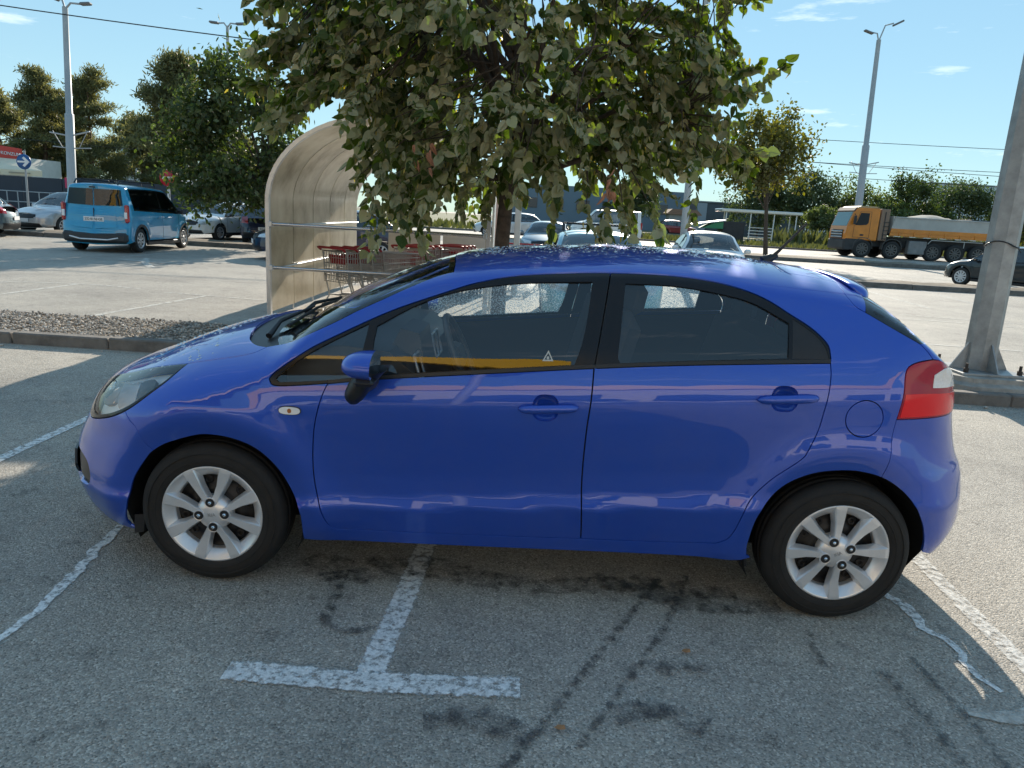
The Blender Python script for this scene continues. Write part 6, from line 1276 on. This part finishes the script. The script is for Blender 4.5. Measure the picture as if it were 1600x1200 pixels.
    # tipper body
    for sg in (-1, 1):
        mb = MB(); mb.prism([(3.05, 1.36), (10.6, 1.36), (10.6, 1.78), (3.12, 1.78)], sg*1.20, sg*1.26, 'Y'); mb.build('lower_side', ORANGE, t)
        mb = MB(); mb.prism([(3.12, 1.78), (10.6, 1.78), (10.6, 2.42), (3.30, 2.48)], sg*1.205, sg*1.255, 'Y'); mb.build('upper_side', TGREY, t)
        mb = MB(); mb.box((6.9, sg*1.265, 2.44), (7.3, .07, .08), bev=.015); mb.build('top_rail', TGREY, t)
        mb = MB(); mb.box((6.85, sg*1.265, 1.56), (7.5, .05, .05), bev=.01); mb.build('side_rib', ORANGE, t)
        for k in range(7):
            mb = MB(); mb.box((3.7+1.05*k, sg*1.275, 1.50), (.07, .05, .26), bev=.01); mb.build('side_post', ORANGE, t)
            mb = MB(); mb.box((3.6+1.05*k, sg*1.25, 1.33), (.42, .03, .04)); mb.build('reflector_strip', CREAMW, t)
    mb = MB(); mb.box((6.85, 0, 1.42), (7.5, 2.4, .10)); mb.build('floor', TDARK, t)
    for x in (3.22, 10.58):
        mb = MB(); mb.box((x, 0, 1.95), (.08, 2.4, 1.1)); mb.build('end_wall', TGREY, t)
    mb = MB(); n = 26; vs = []
    rng = random.Random(2)
    for i in range(n+1):
        for j in range(7):
            u_, v_ = i/n, j/6; x = 3.3+7.2*u_; z = 2.36+.34*math.exp(-((u_-.42)/.22)**2)*(1-(2*v_-1)**2*.8)+rng.uniform(-.03, .03); vs.append((x, -1.18+2.36*v_, z))
    mb.add(vs, [(i*7+j, (i+1)*7+j, (i+1)*7+j+1, i*7+j+1) for i in range(n) for j in range(6)], True); mb.build('load', mat('sand_load', (.36, .34, .29), .95, vary=.2, vscale=2, bump=.6, bscale=8), t)
    mb = MB(); mb.box((9.3, 0, 2.50), (1.5, 2.3, .07), bev=.02); mb.build('rolled_tarpaulin', TDARK, t)
    for o in t.children:
        if o.type == 'MESH': o.scale.x = .86
    add_wheels(t, (1.15, 2.90, 5.36, 6.70, 8.05), 1.10, .53, .32, 10, mat('dusty_rim', (.14, .13, .12), .7, .3), 'wheel')
    for o in t.children:
        if o.name.startswith('wheel'): o.location.z = .50
    return t
truck()
# ------------------------------------------------------------------ lamps, signs, walls, buildings, wires
POLEG = mat('grey_pole', (.34, .36, .37), .5, .2, vary=.12, vscale=1.2)
def lamp(name, label, base, top, r0, r1, heads, collar=None, brackets=None, catg='street lamp'):
    t = thing(name, label, catg, base); d = np.array(top)-np.array(base); mb = MB()
    if collar: mb.tube([(0, 0, 0), tuple(d*collar), tuple(d*(collar+.004)), tuple(d)], [r0, r0*.92, (r0+r1)*.45, r1], 12)
    else: mb.tube([(0, 0, 0), tuple(d)], [r0, r1], 12)
    mb.build('pole', POLEG, t)
    for (dx, dz, l) in heads:
        e = d+np.array([dx, 0, dz]); mb = MB(); mb.tube([tuple(d+[0, 0, -.1]), tuple(d+np.array([dx*.35, 0, dz*.8+.05])), tuple(e)], .045, 8); mb.build('arm', POLEG, t)
        sg = 1 if dx > 0 else -1; mb = MB(); mb.box((0, 0, 0), (l, .30, .12), bev=.05); q = Matrix.Rotation(-sg*math.atan2(dz*.5, abs(dx)+.2), 3, 'Y'); mb.v = [tuple(q @ Vector(v)+Vector(e)+Vector((sg*l*.4, 0, .02))) for v in mb.v]; mb.build('lamp_head', mat('lamp_head_grey', (.16, .165, .17), .5, .3), t)
    for (z, l) in brackets or []:
        c = d*(z/d[2]); mb = MB(); mb.tube([tuple(c+[-l, 0, .12]), tuple(c), tuple(c+[l, 0, .25])], .035, 6); mb.tube([tuple(c+[-l*.9, 0, -.5]), tuple(c+[0, 0, -.55]), tuple(c+[l, 0, -.5])], .025, 6); mb.build('tram_bracket', POLEG, t)
        for s in (-1, 1):
            mb = MB(); mb.tube([tuple(c+[s*l*.85, 0, .2]), tuple(c+[s*l*.4, 0, -.55])], .018, 5); mb.build('stay', POLEG, t)
    return t
lamp('street_lamp', 'tall two-armed tram lamp post left of the pines', (-21.9, 31.43, 0), (-21.5, 31.43, 9.55), .21, .12, [(.75, .15, .5), (-.30, .30, .4)], .52, [(4.0, .95)])
lamp('street_lamp', 'slender T-shaped lamp post above the dark linden', (-18.3, 41.43, .28), (-18.19, 41.43, 11.3), .13, .08, [(.55, .12, .55), (-.55, .12, .55)])
lamp('street_lamp', 'tall leaning tram lamp post with two curved heads behind the truck', (22.85, 48.6, .3), (22.30, 48.6, 14.2), .26, .14, [(.80, 1.05, .75), (-.48, .42, .65)], .52, [(5.95, 1.0)])
lamp('street_lamp', 'plain grey post rising through the linden beside the white hatchback', (4.56, 18.43, 0), (4.44, 18.43, 9.4), .105, .07, [(.6, .1, .5)])
def cable(name, label, pts, r):
    mb = MB(); mb.tube(pts, r, 5, cap=False); return tag(mb.build(name, mat('cable_black', (.02, .02, .022), .6)), label, 'cable')
def sag(a, b, s, n=14): return [tuple(np.array(a)+(np.array(b)-np.array(a))*t-np.array([0, 0, 4*s*t*(1-t)])) for t in np.linspace(0, 1, n)]
cable('overhead_cable', 'black overhead cable sloping across the sky at upper left', sag((-34, 26.4, 9.6), (3.0, 26.4, 6.9), .35), .022)
for i, (z0, z1_, y) in enumerate([(8.85, 9.1, 56.4), (7.15, 7.35, 56.4), (7.40, 6.6, 57), (6.35, 6.1, 57.5)]):
    cable('overhead_cable', ['uppermost tram wire right of the linden', 'second tram wire from the top right of the linden', 'third tram wire from the top right of the linden', 'lowest tram wire above the far trees'][i], sag((12, y, z0-.1), (62, y, z1_+.1), .25), .022)
cable('overhead_cable', 'thin tram wire low between the pines on the left', sag((-45, 60, 5.6), (-10, 60, 5.2), .3), .02)
# signs
BLUEP = mat('sign_blue', (.012, .09, .27), .4); REDS = mat('sign_red', (.48, .012, .03), .4); WHITES = mat('sign_white', (.75, .75, .75), .45)
s = thing('road_sign', 'round blue sign with white right-pointing arrow on a grey post', 'road sign', (-18.55, 23.4, 0))
mb = MB(); mb.tube([(0, 0, 0), (.05, .02, 2.85)], .035, 8); mb.build('post', POLEG, s)
mb = MB(); mb.lathe([(.001, -.01), (.265, -.01), (.27, .01), (.001, .012)], 32, 'Y', (.04, -.05, 2.45)); mb.build('sign_disc', BLUEP, s)
mb = MB(); mb.prism([(-.20, 2.42), (.08, 2.42), (-.02, 2.32), (.05, 2.27), (.24, 2.45), (.05, 2.63), (-.02, 2.58), (.08, 2.48), (-.20, 2.48)], -.075, -.062, 'Y'); mb.v = [(v[0]+.02, v[1], v[2]) for v in mb.v]; mb.build('arrow', WHITES, s)
s = thing('road_sign', 'red no-entry sign on a pale post half hidden by the dark linden', 'road sign', (-13.28, 23.4, 0))
mb = MB(); mb.tube([(0, 0, 0), (.0, .02, 2.5)], .05, 8); mb.build('post', WHITES, s)
mb = MB(); mb.lathe([(.001, -.01), (.29, -.01), (.295, .01), (.001, .012)], 32, 'Y', (.02, -.06, 2.17)); mb.build('sign_disc', REDS, s)
mb = MB(); mb.box((.02, -.078, 2.17), (.38, .012, .10)); mb.build('white_bar', WHITES, s)
# left: red shop sign, awning, dark wall, railing, hangar
s = thing('shop_building', 'supermarket roof with red name sign and cream awning behind the dark wall', 'building', (-43.5, 57.5, .4))
mb = MB(); mb.box((-4.2, 2.5, 1.75), (12, 4, 3.5)); mb.build('wall', CREAMW, s)
mb = MB(); mb.prism([(-4.0, 3.30), (2.15, 3.20), (2.15, 4.15), (-4.0, 4.80)], -1.2, -.9, 'Y'); si = mb.build('sign_board', mat('shop_red', (.55, .045, .03), .5), s)
tm = text_mesh('KONZUM', .36, WHITES, ext=.02); o = link('lettering', tm, si, (1.42, -1.24, 3.70), (R(90), R(4.5), 0))
mb = MB(); mb.lathe([(.001, 0), (.15, -.01), (.15, .02), (.001, .02)], 16, 'Y', (.42, -1.22, 3.78)); mb.build('logo_disc', WHITES, si)
AWN = mat('cream_awning', (.72, .62, .46), .8, vary=.08, vscale=1)
mb = MB(); mb.add([(-4.5, -1.4, 3.55), (2.2, -1.4, 3.30), (5.3, -3.4, 2.45), (-4.5, -3.6, 2.42)], [(0, 1, 2, 3)]); mb.add([(-4.5, -3.6, 2.42), (5.3, -3.4, 2.45), (5.3, -3.42, 2.02), (-4.5, -3.62, 2.0)], [(0, 1, 2, 3)]); aw = mb.build('awning', AWN, s)
for k in range(4):
    mb = MB(); mb.box((-3.6+2.4*k, -3.64+.03*k, 2.22), (1.7, .02, .10)); mb.build('awning_band', mat('awning_print', (.36, .31, .24), .8), aw)
BLUEG = mat('dark_blue_grey_cladding', (.022, .030, .045), .6, vary=.1, vscale=1)
s = thing('boundary_wall', 'long dark blue-grey boundary wall behind the parked cars', 'wall', (0, 41.5, .28))
for k in range(12):
    mb = MB(); mb.box((-44.6+2.45*k, .02*(k % 2), .95), (2.43, .10, 1.90), bev=.01); mb.build('wall_panel', BLUEG, s)
mb = MB(); mb.box((-27.85, 40.95, 1.95), (.62, .05, .62), bev=.005); s = tag(mb.build('red_banner', mat('banner_red', (.55, .03, .10), .5)), 'small crimson banner with white mark above the turquoise van roof', 'banner'); tm = text_mesh('M', .5, WHITES); link('lettering', tm, s, (-27.85, 40.91, 1.95), (R(90), 0, 0))
s = thing('metal_railing', 'light metal railing in front of the dark wall at far left', 'railing', (-31, 38.5, .28))
for k in range(15):
    mb = MB(); mb.tube([(-4+.62*k, 0, 0), (-4+.62*k, 0, 1.05)], .03, 6); mb.build('post', POLEG, s)
for z in (.45, 1.03):
    mb = MB(); mb.tube([(-4, 0, z), (4.7, 0, z)], .028, 6); mb.build('rail', POLEG, s)
s = thing('hangar', 'low white hangar with shallow gabled roof behind the dark wall', 'building', (-41.4, 80, .5))
mb = MB(); mb.prism([(-2.4, 0), (2.4, 0), (2.4, 2.45), (.4, 3.15), (0, 3.2), (-2.4, 2.5)], 0, 8, 'Y'); mb.build('wall', mat('white_cladding', (.62, .64, .66), .6), s)
mb = MB(); mb.prism([(-2.6, 2.48), (0, 3.24), (2.6, 2.44), (2.6, 2.56), (0, 3.36), (-2.6, 2.60)], -.3, 8.2, 'Y'); mb.build('roof', mat('hangar_roof', (.30, .33, .36), .6), s)
s = thing('apartment_block', 'pale tower block glimpsed between the pines', 'building', (-57, 110, .8)); mb = MB(); mb.box((0, 0, 4.6), (7.5, 8, 9.2)); mb.build('wall', mat('pale_wall', (.60, .60, .60), .7), s)
for i in range(3):
    for j in range(3):
        mb = MB(); mb.box((-2.4+2.4*i, -4.02, 2.0+2.6*j), (1.1, .08, 1.3)); mb.build('window', mat('far_glass', (.06, .07, .08), .2), s)
# right: canopy, buildings, warehouse
s = thing('canopy', 'white flat canopy on thin posts with railings, far behind the sapling', 'shelter', (19.8, 61.5, .45))
mb = MB(); mb.box((0, 0, 2.58), (6.9, 2.6, .26), bev=.05); mb.build('roof', mat('canopy_white', (.62, .61, .58), .25, .2, coat=.5), s)
for x, y in ((-3.0, -1.1), (-2.6, 1.1), (-.9, -1.1), (1.1, -1.1), (3.0, -1.1), (3.2, 1.1)):
    mb = MB(); mb.tube([(x, y, 0), (x, y, 2.5)], .05, 8); mb.build('post', WHITES, s)
for k in range(5):
    mb = MB(); mb.tube([(-1.0, -1.12, .2+.26*k), (1.05, -1.12, .2+.26*k)], .03, 6); mb.build('railing_bar', WHITES, s)
s = thing('warehouse', 'flat dark grey building behind the white canopy', 'building', (27, 92, .65)); mb = MB(); mb.box((0, 0, 1.9), (13.5, 8, 3.8)); mb.build('wall', mat('slate_wall', (.10, .115, .13), .7, vary=.1, vscale=.5), s)
mb = MB(); mb.box((0, 0, 3.86), (13.8, 8.3, .14)); mb.build('roof_edge', mat('roof_edge_grey', (.30, .32, .33), .6), s)
mb = MB(); mb.box((-6.0, -4.05, 1.9), (1.2, .1, 3.6)); mb.build('corner_panel', mat('pale_panel', (.34, .38, .42), .6), s)
s = thing('warehouse', 'blue-grey building behind the linden leaves left of the grey post', 'building', (8, 92, .65)); mb = MB(); mb.box((0, 0, 2.4), (22, 8, 4.8)); mb.build('wall', mat('blue_slate_wall', (.16, .21, .26), .7), s)
for k in range(6):
    mb = MB(); mb.box((-8+3.2*k, -4.03, 2.6), (1.6, .08, 1.2)); mb.build('window', MATS['far_glass'], s)
s = thing('kiosk', 'small hut with brown tiled roof behind the red car', 'hut', (16.2, 76, .52)); mb = MB(); mb.box((0, 0, 1.1), (3.0, 2, 2.2)); mb.build('wall', mat('hut_wall', (.30, .31, .30), .7), s)
mb = MB(); mb.prism([(-1.8, 2.1), (1.8, 2.1), (1.8, 2.2), (1.3, 2.65), (-1.3, 2.65), (-1.8, 2.2)], -1.3, 1.3, 'Y'); mb.build('roof', mat('hut_tiles', (.25, .15, .10), .8), s)
s = thing('market_trailer', 'dark trailer with slanted white and green awning behind the white hatchback', 'trailer', (14.9, 56, .45)); mb = MB(); mb.box((1.2, 0, .85), (1.7, 1.8, 1.5), bev=.03); mb.build('body', TDARK, s)
mb = MB(); mb.prism([(-2.1, 1.15), (.5, 1.62), (.5, 1.70), (-2.1, 1.25)], -1, 1, 'Y'); mb.build('awning', WHITES, s); mb = MB(); mb.prism([(-1.2, 1.0), (.36, 1.0), (.36, 1.56), (-.3, 1.45)], -.9, .9, 'Y'); mb.build('side_panel', mat('awning_green', (.05, .25, .12), .6), s)
add_wheels(s, (1.2,), .85, .28, .16, 5)
s = thing('warehouse', 'large white warehouse rising behind the trees at right', 'building', (96, 152, .9)); mb = MB(); mb.box((0, 0, 5.8), (33, 10, 11.6)); mb.build('wall', mat('white_sheet_wall', (.60, .63, .67), .6, vary=.04, vscale=.3), s)
for k in range(7):
    mb = MB(); mb.box((-14+4.6*k, -5.05, 9.6), (.16, .12, 3.6)); mb.build('downpipe', MATS['far_glass'], s)
mb = MB(); mb.box((0, 0, 11.66), (33.4, 10.4, .22)); mb.build('roof_edge', mat('roof_edge_grey', (.3, .3, .3), .6), s)
mb = MB(); mb.box((1.68, 14.5, .62), (.36, .5, 1.25), bev=.03); o = tag(mb.build('waste_bin', mat('bin_blue', (.02, .12, .32), .5)), 'upright blue waste bin right of the light blue car', 'bin')
